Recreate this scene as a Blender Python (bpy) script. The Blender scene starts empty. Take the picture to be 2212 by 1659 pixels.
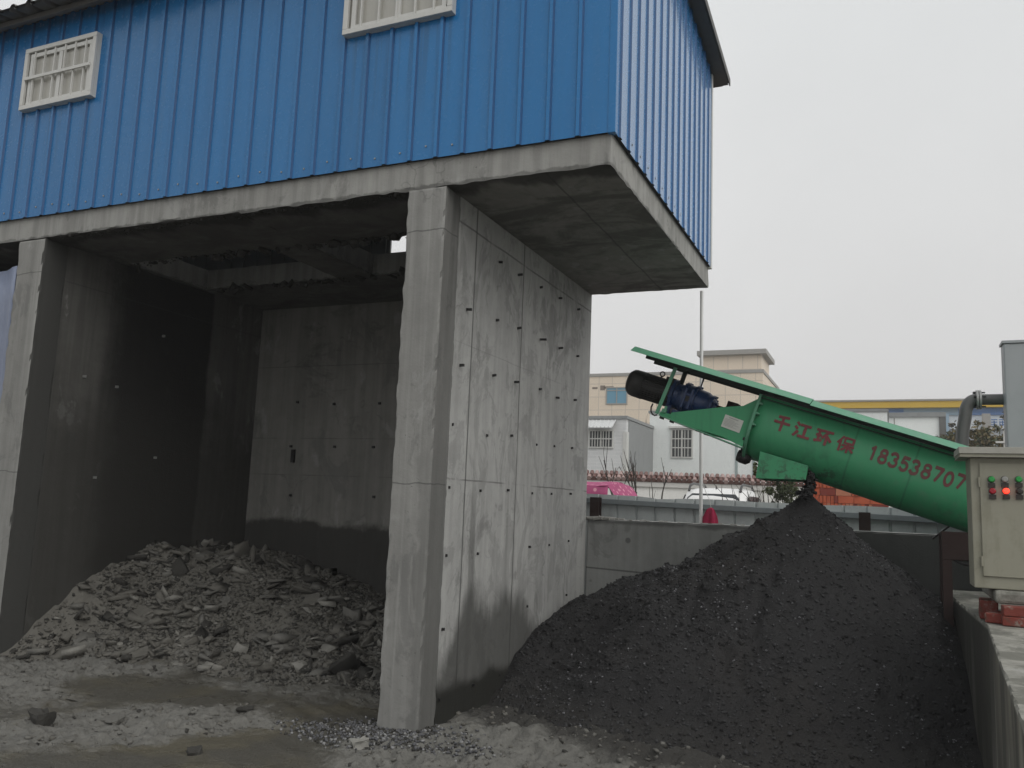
import bpy, bmesh, math, random
import numpy as np
from mathutils import Vector, Matrix, noise as mnoise

random.seed(7)
RNG = np.random.default_rng(11)
scene = bpy.context.scene
COL = scene.collection

# ------------------------------------------------------------------ camera (solved from the vanishing points)
M = np.array([[0.9146538095673933, 0.40232150507791026, 0.03931685638119825],
              [-0.020864351114978842, 0.14411713497051376, -0.9893406543048969],
              [-0.40369925377241606, 0.9040838777235969, 0.14021146366777087]])
FPX, CX, CY, EYE = 1830.0, 1106.0, 829.5, 1.6
ORG = np.array([0, 0, EYE])

def on(px, py, ax, val):
    """point of the sight line through a photo pixel that lies on the plane coordinate[ax] == val"""
    v = M.T @ np.array([(px - CX) / FPX, (py - CY) / FPX, 1.0])
    return ORG + v * ((val - ORG[ax]) / v[ax])

cam_d = bpy.data.cameras.new('camera')
cam = bpy.data.objects.new('camera', cam_d)
COL.objects.link(cam)
Rw = M.T @ np.diag([1, -1, -1])
mw = Matrix.Identity(4)
for i in range(3):
    for j in range(3):
        mw[i][j] = Rw[i, j]
mw[0][3], mw[1][3], mw[2][3] = 0, 0, EYE
cam.matrix_world = mw
cam_d.sensor_width = 36
cam_d.lens = FPX / 2212 * 36
cam_d.clip_start = 0.05
cam_d.clip_end = 3000
scene.camera = cam

# ------------------------------------------------------------------ material helper
class Mat:
    def __init__(s, name):
        s.m = bpy.data.materials.new(name); s.m.use_nodes = True
        s.nt = s.m.node_tree; s.nt.nodes.clear(); s._pos = None
    def n(s, t, **kw):
        nd = s.nt.nodes.new(t)
        for k, v in kw.items(): setattr(nd, k, v)
        return nd
    def set(s, inp, v):
        if isinstance(v, bpy.types.NodeSocket): s.nt.links.new(v, inp)
        elif isinstance(v, (tuple, list)) and len(v) == 3 and inp.type == 'RGBA': inp.default_value = (*v, 1)
        else: inp.default_value = v
    @property
    def pos(s):
        if s._pos is None: s._pos = s.n('ShaderNodeNewGeometry').outputs['Position']
        return s._pos
    def xyz(s):
        nd = s.n('ShaderNodeSeparateXYZ'); s.set(nd.inputs[0], s.pos); return nd.outputs
    def obj(s):
        return s.n('ShaderNodeTexCoord').outputs['Object']
    def f(s, op, a, b=0.0, c=0.0, clamp=False):
        nd = s.n('ShaderNodeMath', operation=op, use_clamp=clamp)
        s.set(nd.inputs[0], a); s.set(nd.inputs[1], b); s.set(nd.inputs[2], c); return nd.outputs[0]
    def scl(s, k, vec=None):
        nd = s.n('ShaderNodeVectorMath', operation='MULTIPLY')
        s.set(nd.inputs[0], vec or s.pos); nd.inputs[1].default_value = k; return nd.outputs[0]
    def noise(s, scale, detail=4, rough=.55, vec=None, dist=0.0):
        nd = s.n('ShaderNodeTexNoise'); s.set(nd.inputs['Vector'], vec or s.pos)
        nd.inputs['Scale'].default_value = scale; nd.inputs['Detail'].default_value = detail
        nd.inputs['Roughness'].default_value = rough; nd.inputs['Distortion'].default_value = dist
        return nd.outputs[0]
    def vor(s, scale, vec=None, out=0):
        nd = s.n('ShaderNodeTexVoronoi'); s.set(nd.inputs['Vector'], vec or s.pos)
        nd.inputs['Scale'].default_value = scale; return nd.outputs[out]
    def ss(s, x, lo, hi, a=0.0, b=1.0):
        nd = s.n('ShaderNodeMapRange', interpolation_type='SMOOTHSTEP')
        s.set(nd.inputs[0], x); s.set(nd.inputs[1], lo); s.set(nd.inputs[2], hi)
        nd.inputs[3].default_value = a; nd.inputs[4].default_value = b; return nd.outputs[0]
    def mix(s, fac, a, b, mode='MIX'):
        nd = s.n('ShaderNodeMix', data_type='RGBA', blend_type=mode)
        s.set(nd.inputs[0], fac); s.set(nd.inputs[6], a); s.set(nd.inputs[7], b); return nd.outputs[2]
    def mul(s, col, k):
        nd = s.n('ShaderNodeVectorMath', operation='SCALE'); s.set(nd.inputs[0], col if isinstance(col, bpy.types.NodeSocket) else tuple(col)); s.set(nd.inputs[3], k); return nd.outputs[0]
    def line(s, coord, val, w):
        """1 within w of val, soft"""
        return s.ss(s.f('ABSOLUTE', s.f('SUBTRACT', coord, val)), w, w * .35)
    def out(s, col, rough=.6, bump=None, bs=.3, bd=.01, metal=0.0, spec=.5, emit=None, es=0.0, coat=0.0):
        b = s.n('ShaderNodeBsdfPrincipled'); o = s.n('ShaderNodeOutputMaterial')
        s.set(b.inputs['Base Color'], col); s.set(b.inputs['Roughness'], rough)
        s.set(b.inputs['Metallic'], metal); s.set(b.inputs['Specular IOR Level'], spec)
        if coat: b.inputs['Coat Weight'].default_value = coat; b.inputs['Coat Roughness'].default_value = .12
        if emit: s.set(b.inputs['Emission Color'], emit); b.inputs['Emission Strength'].default_value = es
        if bump is not None:
            bn = s.n('ShaderNodeBump'); bn.inputs['Strength'].default_value = bs; bn.inputs['Distance'].default_value = bd
            s.set(bn.inputs['Height'], bump); s.nt.links.new(bn.outputs[0], b.inputs['Normal'])
        s.nt.links.new(b.outputs[0], o.inputs[0]); return s.m

def paint(name, col, rough=.45, var=.12, metal=0.0, dirt=.0, dirtcol=(.05, .045, .04), spec=.5, bump=.0):
    m = Mat(name)
    k = m.f('ADD', 1 - var, m.f('MULTIPLY', m.noise(3.5, 5, .65), 2 * var))
    c = m.mul(col, k)
    if dirt:
        st = m.noise(1, 5, .65, m.scl((9, 9, 1.2)))
        d = m.f('MULTIPLY', m.ss(m.f('ADD', m.f('MULTIPLY', st, .5), m.f('MULTIPLY', m.noise(14, 5, .7), .5)), .45, .68), dirt)
        c = m.mix(d, c, dirtcol)
    r = m.f('ADD', rough - .08, m.f('MULTIPLY', m.noise(22, 3), .16))
    return m.out(c, r, m.noise(40, 3) if bump else None, bump, .004, metal, spec)

# ------------------------------------------------------------------ mesh builder
class MB:
    def __init__(s): s.v = []; s.f = []; s.mi = []; s.sm = []
    def add(s, vs, fs, mi=0, smooth=False):
        b = len(s.v); s.v += [tuple(map(float, p)) for p in vs]
        for q in fs: s.f.append([b + i for i in q]); s.mi.append(mi); s.sm.append(smooth)
        return s
    def box(s, x0, x1, y0, y1, z0, z1, mi=0):
        return s.add([(x, y, z) for x in (x0, x1) for y in (y0, y1) for z in (z0, z1)],
                     [(0, 1, 3, 2), (4, 6, 7, 5), (0, 4, 5, 1), (2, 3, 7, 6), (0, 2, 6, 4), (1, 5, 7, 3)], mi)
    def obox(s, c, ax, hs, mi=0):
        c = np.array(c, float); A = [np.array(a, float) / np.linalg.norm(a) * h for a, h in zip(ax, hs)]
        return s.add([c + i * A[0] + j * A[1] + k * A[2] for i in (-1, 1) for j in (-1, 1) for k in (-1, 1)],
                     [(0, 1, 3, 2), (4, 6, 7, 5), (0, 4, 5, 1), (2, 3, 7, 6), (0, 2, 6, 4), (1, 5, 7, 3)], mi)
    def prism(s, pts, d, mi=0):
        """closed 3-D polygon pushed along d"""
        n = len(pts); d = np.array(d, float); P = [np.array(p, float) for p in pts]
        return s.add(P + [p + d for p in P], [tuple(range(n))[::-1], tuple(range(n, 2 * n))] +
                     [(i, (i + 1) % n, n + (i + 1) % n, n + i) for i in range(n)], mi)
    def tube(s, pts, r, n=10, caps=True, mi=0, smooth=True):
        P = [np.array(p, float) for p in pts]; R = r if isinstance(r, (list, tuple, np.ndarray)) else [r] * len(P)
        up = None; rings = []
        for i, p in enumerate(P):
            t = P[min(i + 1, len(P) - 1)] - P[max(i - 1, 0)]; t /= np.linalg.norm(t) + 1e-9
            if up is None: up = np.array([0, 0, 1.]) if abs(t[2]) < .9 else np.array([1., 0, 0])
            a = np.cross(t, up); a /= np.linalg.norm(a) + 1e-9; b = np.cross(a, t); up = b
            rings.append([p + R[i] * (math.cos(2 * math.pi * k / n) * a + math.sin(2 * math.pi * k / n) * b) for k in range(n)])
        vs = [q for g in rings for q in g]
        fs = [(i * n + k, i * n + (k + 1) % n, (i + 1) * n + (k + 1) % n, (i + 1) * n + k) for i in range(len(P) - 1) for k in range(n)]
        s.add(vs, fs, mi, smooth)
        if caps:
            s.add(rings[0], [tuple(range(n))], mi); s.add(rings[-1], [tuple(range(n))[::-1]], mi)
        return s
    def lathe(s, o, ax, prof, n=32, mi=0, smooth=False):
        """prof: (distance along axis, radius)"""
        o = np.array(o, float); ax = np.array(ax, float) / np.linalg.norm(ax)
        h = np.array([0, 1., 0]) if abs(ax[1]) < .9 else np.array([1., 0, 0])
        a = np.cross(ax, h); a /= np.linalg.norm(a); b = np.cross(ax, a)
        vs = [o + ax * t + r * (math.cos(2 * math.pi * k / n) * a + math.sin(2 * math.pi * k / n) * b) for t, r in prof for k in range(n)]
        fs = [(i * n + k, i * n + (k + 1) % n, (i + 1) * n + (k + 1) % n, (i + 1) * n + k) for i in range(len(prof) - 1) for k in range(n)]
        s.add(vs, fs, mi, smooth)
        m = len(prof) - 1
        s.add(vs[:n], [tuple(range(n))], mi); s.add(vs[m * n:], [tuple(range(n))[::-1]], mi)
        return s
    def grid(s, V, nu, nv, mi=0, smooth=True):
        return s.add(V, [(i * nv + j, (i + 1) * nv + j, (i + 1) * nv + j + 1, i * nv + j + 1) for i in range(nu - 1) for j in range(nv - 1)], mi, smooth)

def world_loc(o):
    p = np.zeros(3)
    while o is not None: p += np.array(o.location); o = o.parent
    return p

def link(name, mesh, parent=None, loc=(0, 0, 0)):
    o = bpy.data.objects.new(name, mesh); COL.objects.link(o); o.location = loc
    if parent is not None: o.parent = parent
    return o

def build(name, mb, mats, parent=None, loc=None, bevel=0, seg=2, label=None):
    """mesh given in world coordinates -> object (child of parent, or top-level at loc)"""
    base = world_loc(parent) if parent is not None else (np.array(loc, float) if loc is not None else np.zeros(3))
    me = bpy.data.meshes.new(name)
    V = np.array(mb.v, float) - base
    me.from_pydata(V.tolist(), [], mb.f)
    for m in (mats if isinstance(mats, (list, tuple)) else [mats]): me.materials.append(m)
    me.polygons.foreach_set('material_index', mb.mi); me.polygons.foreach_set('use_smooth', mb.sm)
    bm = bmesh.new(); bm.from_mesh(me); bmesh.ops.recalc_face_normals(bm, faces=bm.faces); bm.to_mesh(me); bm.free()
    me.update()
    o = link(name, me, parent, (0, 0, 0) if parent is not None else base)
    if bevel:
        b = o.modifiers.new('bevel', 'BEVEL'); b.width = bevel; b.segments = seg; b.limit_method = 'ANGLE'; b.angle_limit = .7
    if label: o['label'] = label
    return o

def tag(o, label=None, cat=None, group=None, kind=None):
    if label: o['label'] = label
    if cat: o['category'] = cat
    if group: o['group'] = group
    if kind: o['kind'] = kind
    return o

def thing(name, label, cat, loc=(0, 0, 0), group=None):
    o = bpy.data.objects.new(name, None); COL.objects.link(o); o.location = loc; o.empty_display_size = .2
    return tag(o, label, cat, group)

def rough(o, cell=.06, amp=.012, seed=0, axes=(0, 1, 2), keep=lambda p: True):
    """cut the long faces of a cast block and knock chips off its edges"""
    bm = bmesh.new(); bm.from_mesh(o.data)
    for ax in axes:
        lo = min(v.co[ax] for v in bm.verts); hi = max(v.co[ax] for v in bm.verts); n = int((hi - lo) / cell)
        nrm = Vector((0, 0, 0)); nrm[ax] = 1
        for k in range(1, n):
            co = Vector((0, 0, 0)); co[ax] = lo + (hi - lo) * k / n
            bmesh.ops.bisect_plane(bm, geom=bm.verts[:] + bm.edges[:] + bm.faces[:], plane_co=co, plane_no=nrm)
    for ax in range(3):
        lo = min(v.co[ax] for v in bm.verts); hi = max(v.co[ax] for v in bm.verts)
        nrm = Vector((0, 0, 0)); nrm[ax] = 1
        for q_ in (lo + .02, hi - .02):
            co = Vector((0, 0, 0)); co[ax] = q_
            bmesh.ops.bisect_plane(bm, geom=bm.verts[:] + bm.edges[:] + bm.faces[:], plane_co=co, plane_no=nrm)
    bm.normal_update()
    mv = []
    for v in bm.verts:
        ns = [f.normal for f in v.link_faces]
        if not ns or not keep(v.co + o.location): continue
        dev = sum(1 for a in ns if a.dot(ns[0]) < .5)
        if dev == 0: continue
        w = max(0, mnoise.noise((v.co + Vector((seed, 0, 0))) * 9) + .25) + .7 * max(0, mnoise.noise((v.co + Vector((seed, 5, 0))) * 3) - .15)
        mv.append((v, -sum(ns, Vector()).normalized() * amp * w * 1.6))
    for v, d in mv: v.co += d
    bm.to_mesh(o.data); bm.free()
    return o

# ------------------------------------------------------------------ numpy noise
def vnoise(x, y, seed=0):
    x = np.asarray(x, float); y = np.asarray(y, float)
    xi = np.floor(x).astype(np.int64); yi = np.floor(y).astype(np.int64); fx = x - xi; fy = y - yi
    fx = fx * fx * (3 - 2 * fx); fy = fy * fy * (3 - 2 * fy)
    def h(a, b):
        n = (a * 374761393 + b * 668265263 + seed * 974634777) & 0xffffffff
        n = ((n ^ (n >> 13)) * 1274126177) & 0xffffffff
        return ((n ^ (n >> 16)) & 0xffff) / 65535.0
    return (h(xi, yi) * (1 - fx) + h(xi + 1, yi) * fx) * (1 - fy) + (h(xi, yi + 1) * (1 - fx) + h(xi + 1, yi + 1) * fx) * fy
def fbm(x, y, sc, oct=4, seed=0, g=.5):
    t = 0; a = 1; n = 0
    for i in range(oct):
        t = t + a * vnoise(x * sc, y * sc, seed + i * 17); n += a; a *= g; sc *= 2.03
    return t / n
def sst(x, a, b):
    t = np.clip((np.asarray(x, float) - a) / (b - a), 0, 1); return t * t * (3 - 2 * t)

# ------------------------------------------------------------------ materials
def concrete(name, base=(.25, .25, .242), extra=None, streak=.35, rough=.85):
    m = Mat(name); x, y, z = m.xyz()
    k = m.f('ADD', .72, m.f('MULTIPLY', m.noise(1.1, 6, .6), .56))
    k = m.f('MULTIPLY', k, m.f('ADD', .86, m.f('MULTIPLY', m.noise(9, 5, .6), .28)))
    st = m.noise(1, 5, .6, m.scl((11, 11, .55)))
    k = m.f('MULTIPLY', k, m.f('ADD', 1 - streak * .5, m.f('MULTIPLY', m.ss(st, .35, .65), streak)))
    c = m.mul(base, k)
    pits = m.ss(m.noise(38, 2, .5), .72, .78)
    c = m.mix(m.f('MULTIPLY', pits, .55), c, (.06, .06, .058))
    patch = m.ss(m.noise(1.7, 6, .72, m.scl((1.3, 1.3, .8)), .7), .56, .62)
    c = m.mix(m.f('MULTIPLY', patch, .38), c, (.12, .12, .117))
    pale = m.ss(m.noise(2.6, 6, .7, m.scl((1.4, 1.4, .7)), .4), .57, .66)
    c = m.mix(m.f('MULTIPLY', pale, .26), c, (.42, .42, .41))
    ck = m.n('ShaderNodeTexVoronoi', feature='DISTANCE_TO_EDGE'); wv = m.n('ShaderNodeVectorMath', operation='ADD'); nz = m.n('ShaderNodeTexNoise'); m.set(nz.inputs['Vector'], m.pos); nz.inputs['Scale'].default_value = 3.0; nz.inputs['Detail'].default_value = 5
    m.set(wv.inputs[0], m.pos); m.set(wv.inputs[1], m.scl((.7, .7, .7), nz.outputs['Color'])); m.set(ck.inputs['Vector'], wv.outputs[0]); ck.inputs['Scale'].default_value = .8
    crk = m.f('MULTIPLY', m.ss(ck.outputs[0], .008, .002), m.ss(m.noise(1.3, 3), .5, .6))
    c = m.mix(m.f('MULTIPLY', crk, .3), c, (.05, .05, .05))
    r = rough
    if extra: c, r = extra(m, x, y, z, c, r)
    h = m.f('ADD', m.f('MULTIPLY', m.noise(60, 4, .6), .4), m.f('ADD', m.noise(6, 4), m.f('MULTIPLY', pits, -.8)))
    return m.out(c, r, h, .35, .012, 0, .35)

def wall_extra(m, x, y, z, c, r):
    wob = m.f('MULTIPLY', m.f('SUBTRACT', m.noise(3, 4), .5), .5)
    wz = m.f('ADD', m.f('MULTIPLY', m.noise(1, 3, .5, m.scl((2.4, 2.4, .4))), .7), m.f('MULTIPLY', m.noise(1, 5, .7, m.scl((14, 14, 1.2))), .3))
    # cold joint at the top, formwork joints
    for v, w, k in ((3.76, .012, .6), (1.77, .009, .6), (2.82, .006, .22)):
        c = m.mix(m.f('MULTIPLY', m.line(m.f('ADD', z, m.f('MULTIPLY', wob, .04)), v, w), m.f('MULTIPLY', m.ss(m.noise(2.2, 3), .32, .55), k)), c, (.05, .05, .05))
    for v in (5.905, 6.885):
        c = m.mix(m.f('MULTIPLY', m.line(m.f('ADD', y, m.f('MULTIPLY', wob, .03)), v, .014), m.f('MULTIPLY', m.ss(m.noise(1.7, 3), .2, .45), .8)), c, (.055, .055, .052))
    # darker band of the column's side
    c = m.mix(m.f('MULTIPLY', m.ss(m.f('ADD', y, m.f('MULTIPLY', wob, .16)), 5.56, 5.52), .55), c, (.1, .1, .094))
    bl = m.ss(m.noise(1.9, 6, .75, m.scl((1, 1.2, .8)), .8), .52, .58)
    c = m.mix(m.f('MULTIPLY', bl, .3), c, (.13, .13, .125))
    bp = m.f('MULTIPLY', m.ss(m.noise(1, 6, .72, m.scl((3.2, 3.2, 1.4)), .5), .58, .64), m.ss(z, 2.6, 1.8))
    c = m.mix(m.f('MULTIPLY', bp, .18), c, (.42, .42, .41))
    # damp lower part
    lim = m.f('ADD', m.f('ADD', .5, m.f('MULTIPLY', m.ss(y, 5.7, 6.05), .42)), m.f('ADD', m.f('MULTIPLY', wob, .5), m.f('MULTIPLY', m.f('SUBTRACT', wz, .5), .9)))
    lim = m.f('SUBTRACT', lim, m.f('MULTIPLY', m.ss(y, 7.0, 7.4), .35))
    damp = m.ss(m.f('SUBTRACT', lim, z), -.06, .22)
    c = m.mix(m.f('MULTIPLY', damp, .82), c, (.05, .05, .046))
    # water runs
    run = m.f('MULTIPLY', m.ss(m.noise(1, 3, .5, m.scl((7, 4.2, .16))), .6, .68), m.ss(z, 2.2, 1.2))
    c = m.mix(m.f('MULTIPLY', run, .5), c, (.08, .08, .075))
    # splash of black mud at the foot
    foot = m.ss(m.f('ADD', z, m.f('MULTIPLY', wob, .35)), .3, .2)
    c = m.mix(m.f('MULTIPLY', foot, .92), c, (.022, .022, .019))
    return c, m.f('SUBTRACT', r, m.f('MULTIPLY', foot, .35))
M_wall = concrete('concrete_wall', (.345, .345, .333), wall_extra, .16)

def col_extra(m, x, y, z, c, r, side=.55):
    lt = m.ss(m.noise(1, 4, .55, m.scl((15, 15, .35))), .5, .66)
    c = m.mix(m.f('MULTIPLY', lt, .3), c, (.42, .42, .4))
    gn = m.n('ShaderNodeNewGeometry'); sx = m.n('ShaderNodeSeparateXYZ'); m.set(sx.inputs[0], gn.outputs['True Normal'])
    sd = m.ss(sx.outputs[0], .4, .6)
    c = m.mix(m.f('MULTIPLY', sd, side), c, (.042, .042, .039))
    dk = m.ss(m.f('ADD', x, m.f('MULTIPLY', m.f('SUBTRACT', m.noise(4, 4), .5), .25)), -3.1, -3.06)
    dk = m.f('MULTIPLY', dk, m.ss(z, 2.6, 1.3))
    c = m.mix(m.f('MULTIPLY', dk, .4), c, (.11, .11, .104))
    for v in (3.62, 1.72):
        c = m.mix(m.f('MULTIPLY', m.line(m.f('ADD', z, m.f('MULTIPLY', m.f('SUBTRACT', m.noise(5, 4), .5), .06)), v, .007), .6), c, (.05, .05, .05))
    return c, r
M_col = concrete('concrete_column', (.255, .253, .24), col_extra, .2)

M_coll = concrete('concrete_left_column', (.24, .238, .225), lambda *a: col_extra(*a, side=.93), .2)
def fascia_extra(m, x, y, z, c, r):
    lt = m.f('MULTIPLY', m.ss(m.noise(1, 4, .6, m.scl((3.2, 3.2, .5))), .55, .68), .45)
    c = m.mix(lt, c, (.4, .4, .385))
    ed = m.ss(m.f('ADD', z, m.f('MULTIPLY', m.f('SUBTRACT', m.noise(12, 4), .5), .09)), 3.985, 3.97)
    return m.mix(m.f('MULTIPLY', ed, .5), c, (.07, .07, .066)), r
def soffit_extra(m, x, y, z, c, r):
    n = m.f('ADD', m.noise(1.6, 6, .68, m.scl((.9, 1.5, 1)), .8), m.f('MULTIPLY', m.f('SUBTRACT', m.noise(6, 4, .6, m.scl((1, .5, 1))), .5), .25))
    c = m.mul(c, m.ss(x, -3.4, -3.2, .55, 1.0))  # soffit inside the bay darkened in its colour to stand in for shade
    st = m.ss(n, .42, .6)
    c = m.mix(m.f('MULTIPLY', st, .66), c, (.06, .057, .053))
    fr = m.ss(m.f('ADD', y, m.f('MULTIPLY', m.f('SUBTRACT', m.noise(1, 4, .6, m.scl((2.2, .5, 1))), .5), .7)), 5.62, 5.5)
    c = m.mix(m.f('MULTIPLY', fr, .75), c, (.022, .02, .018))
    for v in (-2.2,):
        c = m.mix(m.f('MULTIPLY', m.line(m.f('ADD', x, m.f('MULTIPLY', m.f('SUBTRACT', m.noise(3, 3), .5), .04)), v, .012), .6), c, (.04, .04, .04))
    for v in (7.05,):
        c = m.mix(m.f('MULTIPLY', m.line(y, v, .01), .5), c, (.05, .05, .05))
    return c, r
M_fascia = concrete('concrete_fascia', (.275, .273, .258), fascia_extra, .28)
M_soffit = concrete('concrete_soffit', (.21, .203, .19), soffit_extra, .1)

def bay_extra(m, x, y, z, c, r):
    wob = m.f('SUBTRACT', m.noise(2.5, 5, .65), .5)
    low = m.ss(m.f('ADD', z, m.f('MULTIPLY', wob, .35)), 1.34, 1.24)
    c = m.mix(m.f('MULTIPLY', low, .88), c, (.03, .029, .026))
    for v in (3.2, 2.3, 1.85):
        c = m.mix(m.f('MULTIPLY', m.line(z, v, .008), m.f('MULTIPLY', m.ss(m.noise(2, 3), .35, .55), .4)), c, (.06, .06, .058))
    sm = m.f('MULTIPLY', m.ss(m.noise(1.3, 6, .7, m.scl((1, 1, 2.2)), .5), .55, .68), m.ss(z, 2.2, 2.9))
    c = m.mix(m.f('MULTIPLY', sm, .5), c, (.06, .06, .056))
    vj = m.f('MULTIPLY', m.line(x, -4.75, .012), .6)
    return m.mix(vj, c, (.05, .05, .048)), r
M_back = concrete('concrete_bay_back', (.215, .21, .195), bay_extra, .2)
def left_extra(m, x, y, z, c, r):
    wob = m.f('SUBTRACT', m.noise(2.2, 5, .65), .5)
    # sludge spilled from the floor opening above coats this stretch of wall
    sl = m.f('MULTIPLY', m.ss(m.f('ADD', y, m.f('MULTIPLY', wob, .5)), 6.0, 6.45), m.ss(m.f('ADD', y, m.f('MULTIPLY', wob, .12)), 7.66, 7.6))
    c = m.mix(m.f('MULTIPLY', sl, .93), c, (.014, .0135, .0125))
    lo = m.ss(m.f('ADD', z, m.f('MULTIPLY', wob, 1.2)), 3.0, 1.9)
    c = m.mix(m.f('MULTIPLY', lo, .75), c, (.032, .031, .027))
    c = m.mix(m.f('MULTIPLY', m.line(z, 3.6, .01), .4), c, (.05, .05, .05))
    c = m.mix(m.f('MULTIPLY', m.ss(m.f('ADD', y, m.f('MULTIPLY', wob, .1)), 5.66, 5.62), .6), c, (.06, .06, .055))
    return c, r
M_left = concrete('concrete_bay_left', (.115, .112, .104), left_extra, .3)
def low_extra(m, x, y, z, c, r):
    wob = m.f('SUBTRACT', m.noise(3, 5, .65), .5)
    dk = m.ss(m.f('ADD', x, m.f('MULTIPLY', wob, .9)), -1.15, -.75)
    c = m.mix(m.f('MULTIPLY', dk, .85), c, (.035, .036, .036))
    tp = m.f('MULTIPLY', m.ss(m.f('ADD', z, m.f('MULTIPLY', wob, .1)), 1.41, 1.455), m.ss(z, 1.478, 1.47))
    c = m.mix(m.f('MULTIPLY', tp, .7), c, (.07, .07, .067))
    cap = m.ss(z, 1.472, 1.48)
    c = m.mix(m.f('MULTIPLY', cap, .75), c, (.55, .55, .53))
    c = m.mix(m.f('MULTIPLY', m.line(m.f('ADD', z, m.f('MULTIPLY', x, .03)), .87, .012), .7), c, (.05, .05, .05))
    spot = m.ss(m.vor(2.6), .1, .06)
    return m.mix(m.f('MULTIPLY', spot, .6), c, (.05, .05, .05)), r
M_low = concrete('concrete_low_wall', (.25, .254, .245), low_extra, .15)
def rw_extra(m, x, y, z, c, r):
    wob = m.f('SUBTRACT', m.noise(4, 5, .65), .5)
    side = m.ss(z, .985, .96)
    wet = m.f('MULTIPLY', side, m.ss(m.f('ADD', m.noise(1, 4, .6, m.scl((5, 3.2, .35))), m.f('MULTIPLY', z, .22)), .45, .62))
    c = m.mix(m.f('MULTIPLY', wet, .8), c, (.035, .034, .028))
    far = m.f('MULTIPLY', side, m.ss(m.f('ADD', y, m.f('MULTIPLY', wob, .8)), 5.6, 6.3))
    c = m.mix(m.f('MULTIPLY', far, .75), c, (.035, .034, .03))
    nr = m.f('MULTIPLY', m.f('MULTIPLY', side, m.ss(y, 5.4, 4.4)), m.ss(m.noise(1, 4, .6, m.scl((3, 2.2, .5))), .42, .62))
    c = m.mix(m.f('MULTIPLY', nr, .5), c, (.36, .34, .275))
    pt = m.f('MULTIPLY', m.f('SUBTRACT', 1.0, side), m.ss(m.noise(3.2, 6, .75), .47, .58))
    c = m.mix(m.f('MULTIPLY', pt, .65), c, (.1, .1, .083))
    return c, r
M_rwall = concrete('concrete_right_wall', (.26, .255, .225), rw_extra, .3)

def blue_sheet(name, spec, coat=0.0):
    m = Mat(name); x, y, z = m.xyz()
    k = m.f('ADD', .88, m.f('MULTIPLY', m.noise(1, 5, .6, m.scl((14, 14, .9))), .24))
    sh = m.n('ShaderNodeTexWhiteNoise', noise_dimensions='1D'); m.set(sh.inputs['W'], m.f('FLOOR', m.f('MULTIPLY', m.f('ADD', x, y), 1.0965)))
    k = m.f('MULTIPLY', k, m.f('ADD', .93, m.f('MULTIPLY', sh.outputs[0], .14)))
    c = m.mul((.016, .165, .41), k)
    gr = m.f('MULTIPLY', m.ss(m.noise(1, 5, .65, m.scl((8, 8, .35))), .52, .72), .3)
    c = m.mix(gr, c, (.05, .16, .33))
    fade = m.ss(m.noise(.7, 4), .45, .7)
    c = m.mix(m.f('MULTIPLY', fade, .22), c, (.045, .185, .4))
    for xa, xb, zb in ((-7.84, -6.88, 5.29), (-3.97, -3.0, 5.32)):         # dirt washed down from the window corners
        wm_ = m.f('MULTIPLY', m.f('MULTIPLY', m.ss(x, xa - .03, xa + .03), m.ss(x, xb + .03, xb - .03)), m.f('MULTIPLY', m.ss(z, zb + .02, zb), m.ss(z, zb - 1.0, zb - .05)))
        c = m.mix(m.f('MULTIPLY', wm_, m.ss(m.noise(1, 4, .6, m.scl((22, 22, .25))), .5, .62, 0, .45)), c, (.02, .09, .2))
    d = m.f('MULTIPLY', m.ss(m.noise(1, 6, .7, m.scl((16, 16, 1.3))), .5, .72), m.ss(z, 5.85, 6.2))  # dark streaks below the eave, shading of the ribs put into the colour
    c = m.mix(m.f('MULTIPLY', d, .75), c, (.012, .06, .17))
    dots = m.ss(m.noise(55, 2), .76, .8)
    c = m.mix(m.f('MULTIPLY', dots, .2), c, (.25, .4, .6))
    return m.out(c, m.f('ADD', .2, m.f('MULTIPLY', m.noise(25, 3), .12)), m.noise(3, 3), .04, .01, 0, spec, None, 0, coat)
M_blue = blue_sheet('blue_sheet', .45); M_blueg = blue_sheet('blue_gable_sheet', .9, .55)
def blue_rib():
    m = Mat('blue_sheet_rib_shade')
    c = m.mul((.012, .08, .22), m.f('ADD', .8, m.f('MULTIPLY', m.noise(1, 5, .6, m.scl((30, 30, 1.5))), .4)))  # darker blue for the rib flanks, their shade put into the colour
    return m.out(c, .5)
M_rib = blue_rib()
M_roof = paint('grey_roof_sheet', (.1, .097, .092), .6, .2, dirt=.4)
M_track = paint('dark_sheet_track', (.012, .012, .014), .7)
M_sheetback = paint('grey_sheet_inside', (.3, .31, .3), .6)
M_white = paint('white_painted_metal', (.6, .6, .575), .45, .06, dirt=.16, dirtcol=(.3, .28, .24))
M_curtain = Mat('window_glass_curtain')
_c = M_curtain
M_curtain = _c.out(_c.mul((.42, .41, .37), _c.f('ADD', .78, _c.f('MULTIPLY', _c.noise(1, 4, .6, _c.scl((9, 9, 2))), .4))), .18, None, 0, .01, 0, .6)
M_green = None
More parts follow.
